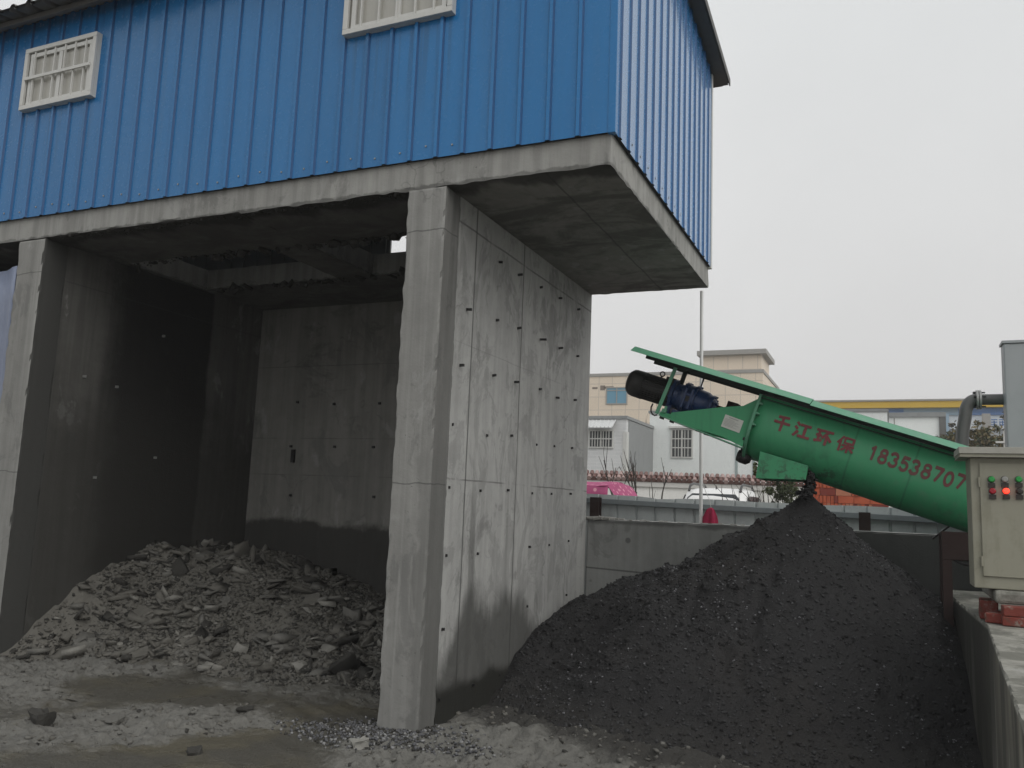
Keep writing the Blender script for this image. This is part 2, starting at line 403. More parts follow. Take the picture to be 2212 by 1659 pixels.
def green_paint():
    m = Mat('green_paint'); x, y, z = m.xyz()
    k = m.f('ADD', .85, m.f('MULTIPLY', m.noise(4, 6, .65), .3))
    c = m.mul((.042, .265, .122), k)
    mud = m.f('MULTIPLY', m.ss(m.noise(7, 6, .7), .5, .72), m.ss(x, -.6, .6))
    c = m.mix(m.f('MULTIPLY', mud, .5), c, (.13, .22, .155))
    dr = m.f('MULTIPLY', m.ss(m.noise(1, 5, .65, m.scl((10, 10, .9))), .5, .7), .35)
    c = m.mix(dr, c, (.02, .12, .06))
    for xs_ in (-.12, .38):
        c = m.mix(m.f('MULTIPLY', m.line(m.f('ADD', x, m.f('MULTIPLY', z, -.33)), xs_ - .86, .012), .45), c, (.02, .09, .05))
    m2 = m.f('MULTIPLY', m.f('MULTIPLY', m.ss(m.noise(13, 6, .75), .5, .6), m.ss(z, 2.2, 1.9)), m.ss(x, -.2, -.5))
    c = m.mix(m.f('MULTIPLY', m2, .7), c, (.03, .035, .03))
    sp = m.ss(m.noise(70, 2), .73, .77)
    c = m.mix(m.f('MULTIPLY', sp, .4), c, (.16, .4, .26))
    return m.out(c, m.f('ADD', .42, m.f('MULTIPLY', m.noise(18, 4), .2)), m.noise(9, 4), .08, .01, 0, .5)
M_green = green_paint()
M_greenlt = paint('pale_green_paint', (.085, .275, .165), .5, .15, dirt=.4, dirtcol=(.2, .29, .23))
M_greendk = paint('dark_green_steel', (.012, .022, .016), .6)
M_black = paint('black_steel', (.016, .015, .015), .55, .2)
M_motor = paint('black_motor_paint', (.022, .021, .02), .55, .2, dirt=.3, dirtcol=(.06, .055, .05))
M_gear = paint('dark_blue_gearbox', (.013, .04, .125), .4, .25, dirt=.5, dirtcol=(.02, .022, .03))
M_rust = paint('rusty_steel', (.024, .012, .01), .85, .35, bump=.4)
M_galv = paint('galvanised_steel', (.36, .36, .35), .42, .12, metal=.5, dirt=.25, dirtcol=(.18, .17, .15))
M_pipe = paint('dull_grey_pipe', (.13, .13, .125), .5, .15, metal=.2, dirt=.4, dirtcol=(.05, .05, .048))
M_fence = paint('pale_grey_fence_sheet', (.5, .53, .53), .5, .08, dirt=.3, dirtcol=(.2, .21, .21))
M_rail = paint('blue_grey_rail', (.2, .225, .235), .5, .08, dirt=.2)
M_red = paint('dark_red_lettering', (.15, .045, .045), .65, .3, dirt=.5, dirtcol=(.09, .1, .075))
M_redc = paint('red_lettering', (.19, .04, .045), .65, .3, dirt=.2, dirtcol=(.1, .08, .065))
M_cab = None
def cab():
    m = Mat('dirty_cream_paint'); x, y, z = m.xyz()
    c = m.mul((.29, .282, .222), m.f('ADD', .85, m.f('MULTIPLY', m.noise(3, 5, .6), .3)))
    d = m.ss(m.f('ADD', m.f('MULTIPLY', m.noise(6, 6, .7), .6), m.f('MULTIPLY', m.noise(1, 4, .6, m.scl((20, 20, 3))), .4)), .47, .64)
    c = m.mix(m.f('MULTIPLY', d, .45), c, (.17, .165, .115))
    return m.out(c, .55, m.noise(30, 3), .08, .004)
M_cab = cab()
M_cabtop = paint('cream_cabinet_roof', (.38, .372, .33), .5, .1, dirt=.4, dirtcol=(.22, .21, .16))
M_tank = paint('grey_tank_steel', (.36, .375, .385), .5, .1, dirt=.35, dirtcol=(.26, .27, .28), metal=.1)
M_brick = Mat('red_brick')
_c = M_brick
M_brick = _c.out(_c.mix(_c.ss(_c.noise(11, 6, .75), .52, .64, 0, .75), _c.mix(_c.ss(_c.noise(16, 5, .7), .5, .7), _c.mul((.2, .042, .03), _c.f('ADD', .6, _c.f('MULTIPLY', _c.noise(5, 4), .6))), (.1, .05, .035)), (.24, .21, .18)), .9, _c.noise(50, 4), .5, .01)
def flat(name, col, rough=.6, **kw):
    m = Mat(name); return m.out(col, rough, **kw)
M_pbgreen = flat('button_green', (.02, .3, .06), .3)
M_pbred = flat('button_red', (.35, .012, .025), .3)
M_pbgrey = flat('button_grey', (.3, .3, .28), .4)
M_pbdark = flat('button_dark', (.03, .025, .02), .4)
M_lit = flat('lit_red_lamp', (.9, .1, .05), .3, emit=(1, .03, .015), es=2.2)
M_litcore = flat('lit_lamp_core', (1, .5, .15), .3, emit=(1, .5, .12), es=5)

def heap_mat():
    m = Mat('black_wet_sand'); x, y, z = m.xyz()
    k = m.f('ADD', .6, m.f('MULTIPLY', m.noise(2.2, 6, .65), .8))
    c = m.mul((.0235, .023, .0238), k)
    br = m.ss(m.noise(1.1, 5, .6), .5, .7)
    c = m.mix(m.f('MULTIPLY', br, .4), c, (.03, .027, .024))
    w = m.f('MULTIPLY', m.ss(m.f('ADD', z, m.f('MULTIPLY', m.f('SUBTRACT', m.noise(5, 4), .5), .3)), .26, .04), .35)
    c = m.mix(w, c, (.05, .047, .042))
    return m.out(c, .72, m.f('ADD', m.noise(45, 5, .7), m.f('MULTIPLY', m.noise(140, 2), .5)), .9, .02, 0, .35)
M_heap = heap_mat()
M_grain = paint('black_grit', (.03, .03, .032), .65, .3)
M_glint = paint('grey_glinting_grit', (.17, .17, .18), .3, .4)
def cake_mat(name, col, wet=.0):
    m = Mat(name)
    k = m.f('ADD', .6, m.f('MULTIPLY', m.noise(3, 6, .65), .8))
    c = m.mul(col, k)
    return m.out(c, .8 - wet, m.noise(60, 5, .7), .7, .015, 0, .4)
M_cake = cake_mat('grey_sludge_cake', (.135, .129, .113))
M_cakel = cake_mat('light_sludge_cake', (.15, .146, .132))
M_plate = cake_mat('pale_sludge_plate', (.24, .233, .21))
M_caked = cake_mat('dark_sludge_cake', (.045, .043, .038))
M_stone = paint('pale_stone', (.24, .235, .215), .8, .15, bump=.3)
M_gravel = paint('bluish_gravel', (.1, .101, .107), .8, .5)
M_gravel2 = paint('white_gravel', (.24, .24, .24), .7, .3)

def ground_mat():
    m = Mat('grey_mud'); x, y, z = m.xyz()
    a = m.n('ShaderNodeAttribute', attribute_name='dry').outputs['Fac']
    n = m.noise(7, 7, .7)
    t = m.ss(m.f('ADD', a, m.f('MULTIPLY', m.f('SUBTRACT', n, .5), 1.3)), .26, .74)
    wet = m.mix(m.ss(m.noise(1.6, 4), .45, .65), (.092, .087, .073), (.12, .109, .08))
    wet = m.mul(wet, m.f('ADD', .75, m.f('MULTIPLY', m.noise(14, 5, .6), .5)))
    dry = m.mul((.155, .152, .138), m.f('MULTIPLY', m.f('ADD', .6, m.f('MULTIPLY', m.noise(11, 6, .7), .8)), m.f('ADD', .7, m.f('MULTIPLY', m.noise(2.5, 5, .7), .6))))
    dry = m.mix(m.f('MULTIPLY', m.ss(m.noise(26, 4, .7), .56, .68), .6), dry, (.07, .067, .058))
    c = m.mix(t, wet, dry)
    dk = m.n('ShaderNodeAttribute', attribute_name='black').outputs['Fac']
    c = m.mix(m.ss(m.f('ADD', dk, m.f('MULTIPLY', m.f('SUBTRACT', n, .5), .6)), .4, .7), c, (.04, .038, .034))
    pud = m.f('MULTIPLY', m.ss(m.noise(1.9, 3), .52, .6), m.f('SUBTRACT', 1.0, t))
    r = m.f('SUBTRACT', m.f('ADD', .42, m.f('MULTIPLY', t, .46)), m.f('MULTIPLY', pud, .26))
    return m.out(c, r, m.f('ADD', m.noise(40, 5, .7), m.noise(12, 5, .6)), .8, .02, 0, .5)
M_ground = ground_mat()

# ------------------------------------------------------------------ world and sun (overcast)
SUN_EL, SUN_AZ = math.radians(42), math.radians(115)          # azimuth clockwise from +Y
w = bpy.data.worlds.new('World'); scene.world = w; w.use_nodes = True
nt = w.node_tree; nt.nodes.clear()
sky = nt.nodes.new('ShaderNodeTexSky'); sky.sky_type = 'NISHITA'; sky.sun_disc = False
sky.sun_elevation = SUN_EL; sky.sun_rotation = SUN_AZ; sky.dust_density = 4; sky.air_density = 1.2
hs = nt.nodes.new('ShaderNodeHueSaturation'); hs.inputs['Saturation'].default_value = .12
mx = nt.nodes.new('ShaderNodeMix'); mx.data_type = 'RGBA'; mx.inputs[0].default_value = .93
tc = nt.nodes.new('ShaderNodeTexCoord'); sep = nt.nodes.new('ShaderNodeSeparateXYZ'); nt.links.new(tc.outputs['Generated'], sep.inputs[0])
cr = nt.nodes.new('ShaderNodeMapRange'); nt.links.new(sep.outputs[2], cr.inputs[0]); cr.inputs[1].default_value = 0; cr.inputs[2].default_value = .5
cl = nt.nodes.new('ShaderNodeMix'); cl.data_type = 'RGBA'; nt.links.new(cr.outputs[0], cl.inputs[0])
cl.inputs[6].default_value = (8.1, 7.95, 7.87, 1); cl.inputs[7].default_value = (7.9, 8.05, 8.1, 1)   # cloud layer, a little duller near the horizon
cn = nt.nodes.new('ShaderNodeTexNoise'); nt.links.new(tc.outputs['Generated'], cn.inputs['Vector']); cn.inputs['Scale'].default_value = 2.2; cn.inputs['Detail'].default_value = 4
cm = nt.nodes.new('ShaderNodeMapRange'); nt.links.new(cn.outputs[0], cm.inputs[0]); cm.inputs[1].default_value = .3; cm.inputs[2].default_value = .7; cm.inputs[3].default_value = .95; cm.inputs[4].default_value = 1.05
cs = nt.nodes.new('ShaderNodeVectorMath'); cs.operation = 'SCALE'; nt.links.new(cl.outputs[2], cs.inputs[0]); nt.links.new(cm.outputs[0], cs.inputs[3])
bg = nt.nodes.new('ShaderNodeBackground'); bg.inputs[1].default_value = .1
ow = nt.nodes.new('ShaderNodeOutputWorld')
nt.links.new(sky.outputs[0], hs.inputs['Color']); nt.links.new(hs.outputs[0], mx.inputs[6]); nt.links.new(cs.outputs[0], mx.inputs[7])
nt.links.new(mx.outputs[2], bg.inputs[0]); nt.links.new(bg.outputs[0], ow.inputs[0])
sl = bpy.data.lights.new('sun', 'SUN'); sl.energy = 1.4; sl.angle = math.radians(60); sl.color = (1, .97, .93)
so = bpy.data.objects.new('sun', sl); COL.objects.link(so); so.location = (20, 5, 30)
d = Vector((math.sin(SUN_AZ) * math.cos(SUN_EL), math.cos(SUN_AZ) * math.cos(SUN_EL), math.sin(SUN_EL)))
so.rotation_euler = d.to_track_quat('Z', 'Y').to_euler()
scene.view_settings.view_transform = 'Standard'; scene.view_settings.look = 'None'
scene.view_settings.exposure = 0; scene.view_settings.gamma = 1

# ------------------------------------------------------------------ shape functions of the loose materials
WX0, WX1 = -3.33, -3.0          # middle side wall
LX0, LX1 = -7.73, -7.37         # left side wall
YF, YB = 5.36, 8.82             # front and back of the bay
def rw_x(y): return np.interp(y, [2.2, 3.17, 5.92, 8.0, 8.9], [.306, .363, .525, .455, .43])     # left face of the right-hand wall

APX, APY, APH = -.64, 7.8, 1.72
_TH = np.radians([-90, -45, -18, 2, 12, 21, 45, 70, 90, 120, 150, 180, 225, 270])
_RR = np.array([3.5, 3.7, 3.9, 3.78, 3.35, 2.9, 2.5, 2.25, 2.1, 1.98, 2.12, 2.45, 3.2, 3.5])
def heap_h(x, y):
    dx = APX - x; dy = APY - y; r = np.hypot(dx, dy); th = np.arctan2(dy, dx)
    th = np.where(th < -math.pi / 2, th + 2 * math.pi, th)
    R = np.interp(th, _TH, _RR) * (1 + .06 * (fbm(x, y, 1.6, 3, 5) - .5))
    t = np.clip(1 - r / R, 0, 1)
    z = (APH + .07) * t ** 1.1 + .05 * np.exp(-r / .12)
    n = (fbm(x, y, 1.7, 4, 3) - .5) * .24 + (fbm(x, y, 9, 3, 9) - .5) * .05 - .05 * np.clip(fbm(x * 1.6, y * .5, 2.6, 3, 13) - .52, 0, 1) * 4 * np.clip(t * 2, 0, 1)
    return z + n * np.clip(r / .5, .25, 1) * np.clip(t * 6, 0, 1) - .04
def bay_h(x, y):
    xx = np.asarray(x, float)
    y0 = np.interp(xx, [-7.37, -7.1, -6.8, -3.9, -3.3], [5.05, 5.5, 5.75, 6.1, 6.15])
    hm = np.interp(xx, [-7.37, -6.6, -6.1, -5.5, -5.0, -3.3], [.98, .9, .78, .63, .5, .38])
    t = np.clip((y - y0) / 1.75, 0, 1); s = t * t * (3 - 2 * t) * .6 + t * .4
    n = (fbm(xx, y, 2.4, 4, 33) - .5) * .2 + (fbm(xx, y, 8, 3, 41) - .5) * .1
    return hm * s + n * np.clip(t * 4, 0, 1) - .03
def dryness(x, y):
    """1 = pale crumbled mud, 0 = smooth wet track"""
    n = fbm(x, y, .9, 4, 71)
    a = .56 + (n - .5) * 1.9
    tr = np.exp(-((y - (5.25 + .12 * (x + 5)) - .2) / .33) ** 2)                 # wet band before the bay
    a = a - .75 * tr * sst(x, -6.9, -6.2) * sst(x, -2.9, -3.4)
    tr2 = np.exp(-((x + 3.9 - .5 * (y - 4.4)) / .28) ** 2) * sst(y, 5.4, 5.0)
    a = a - .6 * tr2
    a = a + .55 * sst(x, -5.9, -6.6) * sst(y, 6.1, 5.5)
    a = a + .5 * np.exp(-(((x + 4.7) / .5) ** 2 + ((y - 4.35) / .5) ** 2))
    a = a + .55 * np.exp(-(((x + 2.7) / .7) ** 2 + ((y - 4.75) / .45) ** 2))
    return np.clip(a, 0, 1)
def blackness(x, y):
    return np.clip(np.exp(-np.clip(heap_r(x, y), 0, None) / .55), 0, 1)
def heap_r(x, y):
    dx = APX - x; dy = APY - y; r = np.hypot(dx, dy); th = np.arctan2(dy, dx); th = np.where(th < -math.pi / 2, th + 2 * math.pi, th)
    return r - np.interp(th, _TH, _RR)
def ground_h(x, y):
    x = np.asarray(x, float); y = np.asarray(y, float)
    near = sst(y, 1.0, 2.6) * sst(y, 9.0, 8.6) * sst(x, -11, -9) * sst(x, 3, 1)
    dr = dryness(x, y)
    n = (fbm(x, y, .8, 3, 51) - .5) * .1 + (fbm(x, y, 4.5, 3, 53) - .5) * .1 * (.15 + dr)
    cr = 1 - np.abs(2 * fbm(x, y, 9, 3, 57) - 1)                       # crusty ridges of dried mud
    n = n + (cr - .6) * .095 * np.clip(dr * 1.4 - .25, 0, 1) + (fbm(x, y, 30, 2, 59) - .5) * .022 * np.clip(dr * 1.3 - .2, 0, 1)
    u_ = (x + 3.2) * .5 + (y - 4.9) * .87                              # ruts left by the loader, running past the column foot
    n = n + .009 * np.sin(u_ * 30 + 5 * fbm(x, y, 1.5, 3, 58)) * np.exp(-(u_ / .42) ** 2) * sst(x, -5.2, -4.4) * sst(x, -2.4, -3.0)
    ridge = .07 * np.exp(-((y - 5.55 - .1 * (x + 2)) / .16) ** 2) * sst(x, -2.7, -2.2) * sst(x, -.8, -1.3)
    return n * near + ridge * near + .5 * sst(y, 9.75, 10.1) + (.5 * 0)

# ------------------------------------------------------------------ ground
def warp(lo, a, b, hi, nfine, ncoarse):
    L = a - np.geomspace(.05, a - lo, ncoarse)[::-1]; Rr = b + np.geomspace(.05, hi - b, ncoarse)
    return np.concatenate([L, np.linspace(a, b, nfine), Rr])
gx = warp(-260, -9, 1.6, 260, 640, 26); gy = warp(-120, 3.0, 9.0, 900, 420, 26)
GX, GY = np.meshgrid(gx, gy, indexing='ij')
GZ = ground_h(GX, GY)
mb = MB(); mb.grid(np.stack([GX, GY, GZ], -1).reshape(-1, 3).tolist(), len(gx), len(gy))
g = build('ground', mb, M_ground); tag(g, kind='structure')
for nm, fn in (('dry', dryness), ('black', blackness)):
    at = g.data.attributes.new(nm, 'FLOAT', 'POINT'); at.data.foreach_set('value', fn(GX, GY).reshape(-1))

# ------------------------------------------------------------------ the concrete bay with its blue shed on top
B = thing('storage_building', 'blue corrugated metal shed on a grey concrete bay with overhanging slab', 'building', (-5.2, 7.0, 0))
XR, XL = -1.71, -12.0
def part(name, mbx, mats, **kw): return build(name, mbx, mats, B, **kw)
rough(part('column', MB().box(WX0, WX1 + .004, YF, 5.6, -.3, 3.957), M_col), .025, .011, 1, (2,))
rough(part('side_wall', MB().box(WX0, WX1, 5.6, YB, -.3, 3.957), M_wall), .06, .018, 2, (2,), lambda p: p.y > 7)
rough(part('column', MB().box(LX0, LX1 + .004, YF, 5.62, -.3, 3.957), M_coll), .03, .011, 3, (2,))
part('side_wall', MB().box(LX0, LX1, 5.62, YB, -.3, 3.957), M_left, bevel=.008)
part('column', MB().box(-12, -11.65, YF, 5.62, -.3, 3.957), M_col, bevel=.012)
part('side_wall', MB().box(-12, -11.65, 5.62, YB, -.3, 3.957), M_wall)
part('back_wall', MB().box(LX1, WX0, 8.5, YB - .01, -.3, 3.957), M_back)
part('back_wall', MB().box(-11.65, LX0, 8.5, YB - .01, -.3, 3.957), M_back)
# slab with two drop openings
def gridslab(xs, ys, holes, z0, z1):
    mbx = MB(); nx, ny = len(xs) - 1, len(ys) - 1
    solid = lambda i, j: 0 <= i < nx and 0 <= j < ny and (i, j) not in holes
    for i in range(nx):
        for j in range(ny):
            if not solid(i, j): continue
            x0, x1, y0, y1 = xs[i], xs[i + 1], ys[j], ys[j + 1]
            mbx.add([(x0, y0, z1), (x1, y0, z1), (x1, y1, z1), (x0, y1, z1)], [(0, 1, 2, 3)], 0)
            mbx.add([(x0, y0, z0), (x1, y0, z0), (x1, y1, z0), (x0, y1, z0)], [(3, 2, 1, 0)], 1)
            for (di, dj, p, q) in ((-1, 0, (x0, y1), (x0, y0)), (1, 0, (x1, y0), (x1, y1)), (0, -1, (x0, y0), (x1, y0)), (0, 1, (x1, y1), (x0, y1))):
                if not solid(i + di, j + dj):
                    mbx.add([(*p, z0), (*q, z0), (*q, z1), (*p, z1)], [(0, 1, 2, 3)], 0)
    return mbx
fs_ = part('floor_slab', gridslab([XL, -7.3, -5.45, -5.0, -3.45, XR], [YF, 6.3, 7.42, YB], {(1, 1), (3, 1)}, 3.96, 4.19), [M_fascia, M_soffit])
bmx = bmesh.new(); bmx.from_mesh(fs_.data); bmesh.ops.remove_doubles(bmx, verts=bmx.verts, dist=1e-4); bmx.to_mesh(fs_.data); bmx.free()
rough(fs_, .035, .011, 4, (0, 1), lambda p: p.z < 4.1 and p.y < 8.9)
# drips and sludge fringe hanging round the openings
def roof_z(y):
    return np.where(np.asarray(y) < 7.1, 6.6 - (7.1 - np.asarray(y)) * .172, 6.6 - (np.asarray(y) - 7.1) * .115)
RP, RH = .228, .03                     # rib pitch and height
YC, XC = YF - .03, XR + .03             # cladding planes
def ribbed(u0, u1, phase, pt, ztop, zbot, RH=.02, rt=.013, rb=.023):
    """vertical sheet: u runs along the wall, pt(u, out, z) gives the point; ribs stand out"""
    us = [(u0, 0)]
    k0 = math.ceil((u0 - phase) / RP)
    k = k0
    while phase + k * RP < u1 - .05:
        c = phase + k * RP
        if c > u0 + .05: us += [(c - rb, 0), (c - rt, RH), (c + rt, RH), (c + rb, 0)]
        k += 1
    us.append((u1, 0))
    mbx = MB()
    for (a, oa), (b, ob) in zip(us[:-1], us[1:]):
        za, zb = float(ztop(a)), float(ztop(b))
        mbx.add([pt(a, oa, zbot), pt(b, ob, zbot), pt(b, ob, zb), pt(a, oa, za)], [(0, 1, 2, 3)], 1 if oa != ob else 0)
    return mbx
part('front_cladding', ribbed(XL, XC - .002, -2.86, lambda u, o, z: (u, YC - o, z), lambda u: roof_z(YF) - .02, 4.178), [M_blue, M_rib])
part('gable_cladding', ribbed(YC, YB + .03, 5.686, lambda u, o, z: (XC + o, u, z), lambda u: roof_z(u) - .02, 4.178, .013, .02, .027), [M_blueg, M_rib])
part('corner_trim', MB().box(XC - .05, XC + .006, YC - .006, YC + .05, 4.172, 6.2), M_blue, bevel=.004)
part('corner_trim', MB().box(XC - .05, XC + .01, YB - .02, YB + .034, 4.16, 6.36), M_white, bevel=.004)
part('base_track', MB().box(XL, XC - .06, YC + .002, YF - .002, 4.18, 4.21).box(XR + .002, XC - .002, YC + .06, YB, 4.18, 4.21), M_track)
bw = MB()
for x0, x1, z0, z1 in ((XL, -5.68, 4.19, 6.3), (-4.2, XR, 4.19, 6.3), (-5.68, -4.2, 4.19, 4.6), (-5.68, -4.2, 5.5, 6.3)):
    bw.box(x0, x1, YB - .03, YB, z0, z1)
for k in range(44):
    x = XL + .1 + k * RP
    if not (-5.72 < x < -4.16) and x < XR - .05: bw.box(x - .012, x + .012, YB - .05, YB - .03, 4.2, 6.28)
part('back_cladding', bw, M_sheetback)
wl = MB().box(XL, XL + .03, YC + .02, YB - .06, 4.2, 6.15)
part('gable_cladding', wl, M_blue)
# roof: sheets with ribs down the slope
def roof(mbx):
    xs = []
    x = XL - .1
    while x < -1.53:
        xs += [(x, 0), (x + .14, 0), (x + .165, .03), (x + .2, .03), (x + .225, 0)]; x += .23
    xs.append((-1.53, 0))
    ys = [5.02, 7.1, 9.08]
    for t, up in ((0, 1), (-.035, -1)):
        for (a, oa), (b, ob) in zip(xs[:-1], xs[1:]):
            if b <= a: continue
            for y0, y1 in zip(ys[:-1], ys[1:]):
                mbx.add([(a, y0, float(roof_z(y0)) + oa + t), (b, y0, float(roof_z(y0)) + ob + t), (b, y1, float(roof_z(y1)) + ob + t), (a, y1, float(roof_z(y1)) + oa + t)], [(0, 1, 2, 3)])
    return mbx
part('roof', roof(MB()), M_roof)
rk = MB()
for y0, y1 in ((5.02, 7.1), (7.1, 9.08)):
    z0, z1 = float(roof_z(y0)), float(roof_z(y1))
    rk.prism([(-1.535, y0, z0 - .045), (-1.535, y1, z1 - .045), (-1.535, y1, z1 + .035), (-1.535, y0, z0 + .035)], (.012, 0, 0))
    rk.prism([(XC + .03, y0 + .04, z0 - .05), (XC + .03, y1 - (.04 if y1 > 9 else 0), z1 - .05), (-1.54, y1 - (.04 if y1 > 9 else 0), z1 - .05), (-1.54, y0 + .04, z0 - .05)], (0, 0, .008))
part('verge_trim', rk, M_roof)
part('eave_purlin', MB().box(XL, -1.56, 5.16, 5.2, 6.17, 6.225), M_roof)
# screws along the cladding foot
sc = MB()
for k in range(41):
    sc.obox((-2.86 - .09 - k * RP, YC - .004, 4.26 + .02 * math.sin(k * 1.7)), ((1, 0, 0), (0, 1, 0), (0, 0, 1)), (.006, .004, .006))
for k in range(14):
    sc.obox((XC + .004, 5.76 + k * RP, 4.26), ((1, 0, 0), (0, 1, 0), (0, 0, 1)), (.004, .006, .006))
part('sheet_screw', sc, M_galv)['kind'] = 'stuff'
# windows with security grilles
def grille_window(x0, x1, z0, z1, nb, hor):
    y = YC - .036
    fr = MB()
    fr.box(x0, x1, y - .03, y, z0, z0 + .045).box(x0, x1, y - .03, y, z1 - .045, z1)
    fr.box(x0, x0 + .045, y - .03, y, z0 + .045, z1 - .045).box(x1 - .045, x1, y - .03, y, z0 + .045, z1 - .045)
    wdw = part('window', fr, M_white, bevel=.004)
    s = MB()
    for a, b in ((x0, x0 + .02), (x1 - .02, x1)): s.box(a, b, y + .001, YC + .02, z0, z1)
    s.box(x0 + .02, x1 - .02, y + .001, YC + .02, z0, z0 + .02).box(x0 + .02, x1 - .02, y + .001, YC + .02, z1 - .02, z1)
    build('grille_return', s, M_white, wdw)
    gr = MB()
    for k in range(1, nb):
        xx = x0 + (x1 - x0) * k / nb
        gr.box(xx - .0065, xx + .0065, y - .024, y - .006, z0 + .045, z1 - .045)
    build('security_bars', gr, M_white, wdw)
    if hor: build('grille_crossbar', MB().box(x0 + .045, x1 - .045, y - .04, y - .026, (z0 + z1) / 2 - .018, (z0 + z1) / 2 + .012), M_white, wdw)
    sash = MB(); ym = YC - .027
    xa, xb = x0 + .07, x1 - .06
    for a, b in ((xa, xa + .04), (xb - .04, xb), ((xa + xb) / 2 - .025, (xa + xb) / 2 + .025)): sash.box(a, b, ym - .02, ym, z0 + .06, z1 - .06)
    sash.box(xa, xb, ym - .022, ym - .002, z0 + .03, z0 + .075).box(xa, xb, ym - .022, ym - .002, z1 - .1, z1 - .06)
    build('sash', sash, M_white, wdw)
    build('pane', MB().box(x0 + .02, x1 - .02, ym + .002, ym + .008, z0 + .02, z1 - .02), M_curtain, wdw)
grille_window(-7.86, -6.86, 5.29, 5.94, 7, True)
grille_window(-3.99, -2.98, 5.32, 5.98, 6, False)
# bars left sticking out of the wall by the formwork
def z5(x, y): return ((1400 + x / 1.382) / 1.7939, (600 + y / 1.382) / 1.7939)
def z6(x, y): return ((1400 + x / 1.411) / 1.7939, (1800 + y / 1.411) / 1.7939)
tb5 = [(737, 575), (838, 643), (957, 710), (1057, 768), (1157, 828), (563, 829), (722, 886), (836, 928), (955, 990), (1057, 1035), (1154, 1078), (527, 1127), (703, 1181), (820, 1217), (952, 1255), (1042, 1301), (1138, 1313), (487, 1444), (670, 1503), (800, 1504), (937, 1552), (1031, 1560), (1124, 1570)]
tb6 = [(478, 125), (648, 143), (797, 140), (932, 157), (1037, 160), (1140, 160), (462, 497), (633, 487), (915, 450), (1025, 440), (1130, 418), (440, 900), (905, 775), (1118, 713), (607, 1205), (755, 1150), (422, 1285)]
for i, p in enumerate([z5(*q) for q in tb5] + [z6(*q) for q in tb6]):
    P = on(*p, 0, WX1)
    L = (.035, .05, .028, .04)[i % 4] if i < 17 else (.014, .022, .01)[i % 3]
    if i == 8: L = .075
    part('tie_bar', MB().obox((WX1 + L / 2, P[1], P[2]), ((1, 0, .05 * ((i * 7) % 5 - 2)), (0, 1, 0), (0, 0, 1)), (L * .4 + .003, .007, .01)), M_black)
for (y, z) in ((6.35, 2.65), (6.95, 1.95), (6.2, 1.7), (6.9, 3.3), (5.95, 2.7)):
    part('tie_bar', MB().box(LX1 - .002, LX1 + .03, y - .01, y + .01, z - .012, z + .012), M_galv)
for (x, z) in ((-6.7, 2.75), (-6.15, 2.72), (-5.5, 2.72), (-6.75, 2.2), (-5.55, 2.2), (-6.1, 2.2), (-6.7, 1.6), (-5.5, 1.62), (-4.95, 2.2), (-4.95, 2.72), (-4.95, 1.62)):
    part('tie_bar', MB().box(x - .014, x + .014, 8.475, 8.502, z - .014, z + .014), M_black)
part('tie_bar', MB().box(-6.73, -6.68, 8.47, 8.502, 2.0, 2.16), M_black)

# blue plastic sheet hanging in the next bay
ts = MB(); nu, nv = 40, 12
V = []
for i in range(nu):
    for j in range(nv):
        u = i / (nu - 1); v = j / (nv - 1)
        V.append((-11.6 + u * 3.84, 5.47 + .05 * math.sin(u * 34 + 2 * v) + .03 * math.sin(u * 11), .12 + v * 3.6))
ts.grid(V, nu, nv)
M_tarp = paint('lavender_blue_tarpaulin', (.2, .235, .33), .4, .15, dirt=.25, dirtcol=(.3, .32, .4))
tp = build('tarpaulin', ts, M_tarp, loc=(-9.7, 5.47, .12)); tag(tp, 'pale blue plastic tarpaulin hanging beyond the left concrete column', 'tarpaulin')
so2 = tp.modifiers.new('thick', 'SOLIDIFY'); so2.thickness = .006

# ------------------------------------------------------------------ low walls
lw = MB()
n = 60
for i in range(n):
    x0, x1 = -3.0 + .001 + i * (6.6 / n), -3.0 + .001 + (i + 1) * (6.6 / n)
lw.box(-2.999, 3.6, 8.85, 9.06, -.3, 1.478)
LW = thing('low_wall', 'low grey concrete wall between the tall bay and the pale fence, black sand heaped on it', 'wall', (0, 8.95, 0))
rough(build('wall_body', lw, M_low, LW), .06, .016, 6, (0,), lambda p: p.z > 1)
ck = MB()
for k in range(42):
    x = -2.98 + random.random() ** 1.5 * 1.9; s = random.uniform(.012, .03) * (1.6 if x < -2.6 else .6)
    ck.obox((x, 8.86 + random.uniform(0, .1), 1.478 + s * .2), (np.array([1, random.uniform(-.4, .4), random.uniform(-.2, .2)]), (0, 1, .1), (0, 0, 1)), (s * 1.4, s, s * .4))
build('mortar_lump', ck, M_stone, LW, bevel=.008)['kind'] = 'stuff'

def rwpt(y, off, z): return (float(rw_x(y)) + off, y, z)
RWt = thing('side_wall', 'low concrete wall on the right with pale mortar top, running up to the cabinet', 'wall', (.6, 5.8, 0))
rwb = MB().prism([rwpt(y, 0, -.3) for y in (2.2, 3.17, 4.5, 5.92, 7.0, 8.0, 8.84)] + [(1.5, 8.84, -.3), (1.2, 2.2, -.3)], (0, 0, 1.3))
rough(build('wall_body', rwb, M_rwall, RWt), .03, .02, 5, (1,), lambda p: p.z > .5)
sl_ = MB().prism([rwpt(6.02, .06, 1.118), rwpt(7.0, .1, 1.118), rwpt(7.0, .1, 1.195), rwpt(6.02, .06, 1.195)], (.78, 0, 0))
build('mortar_bed', sl_, M_rwall, RWt, bevel=.02)
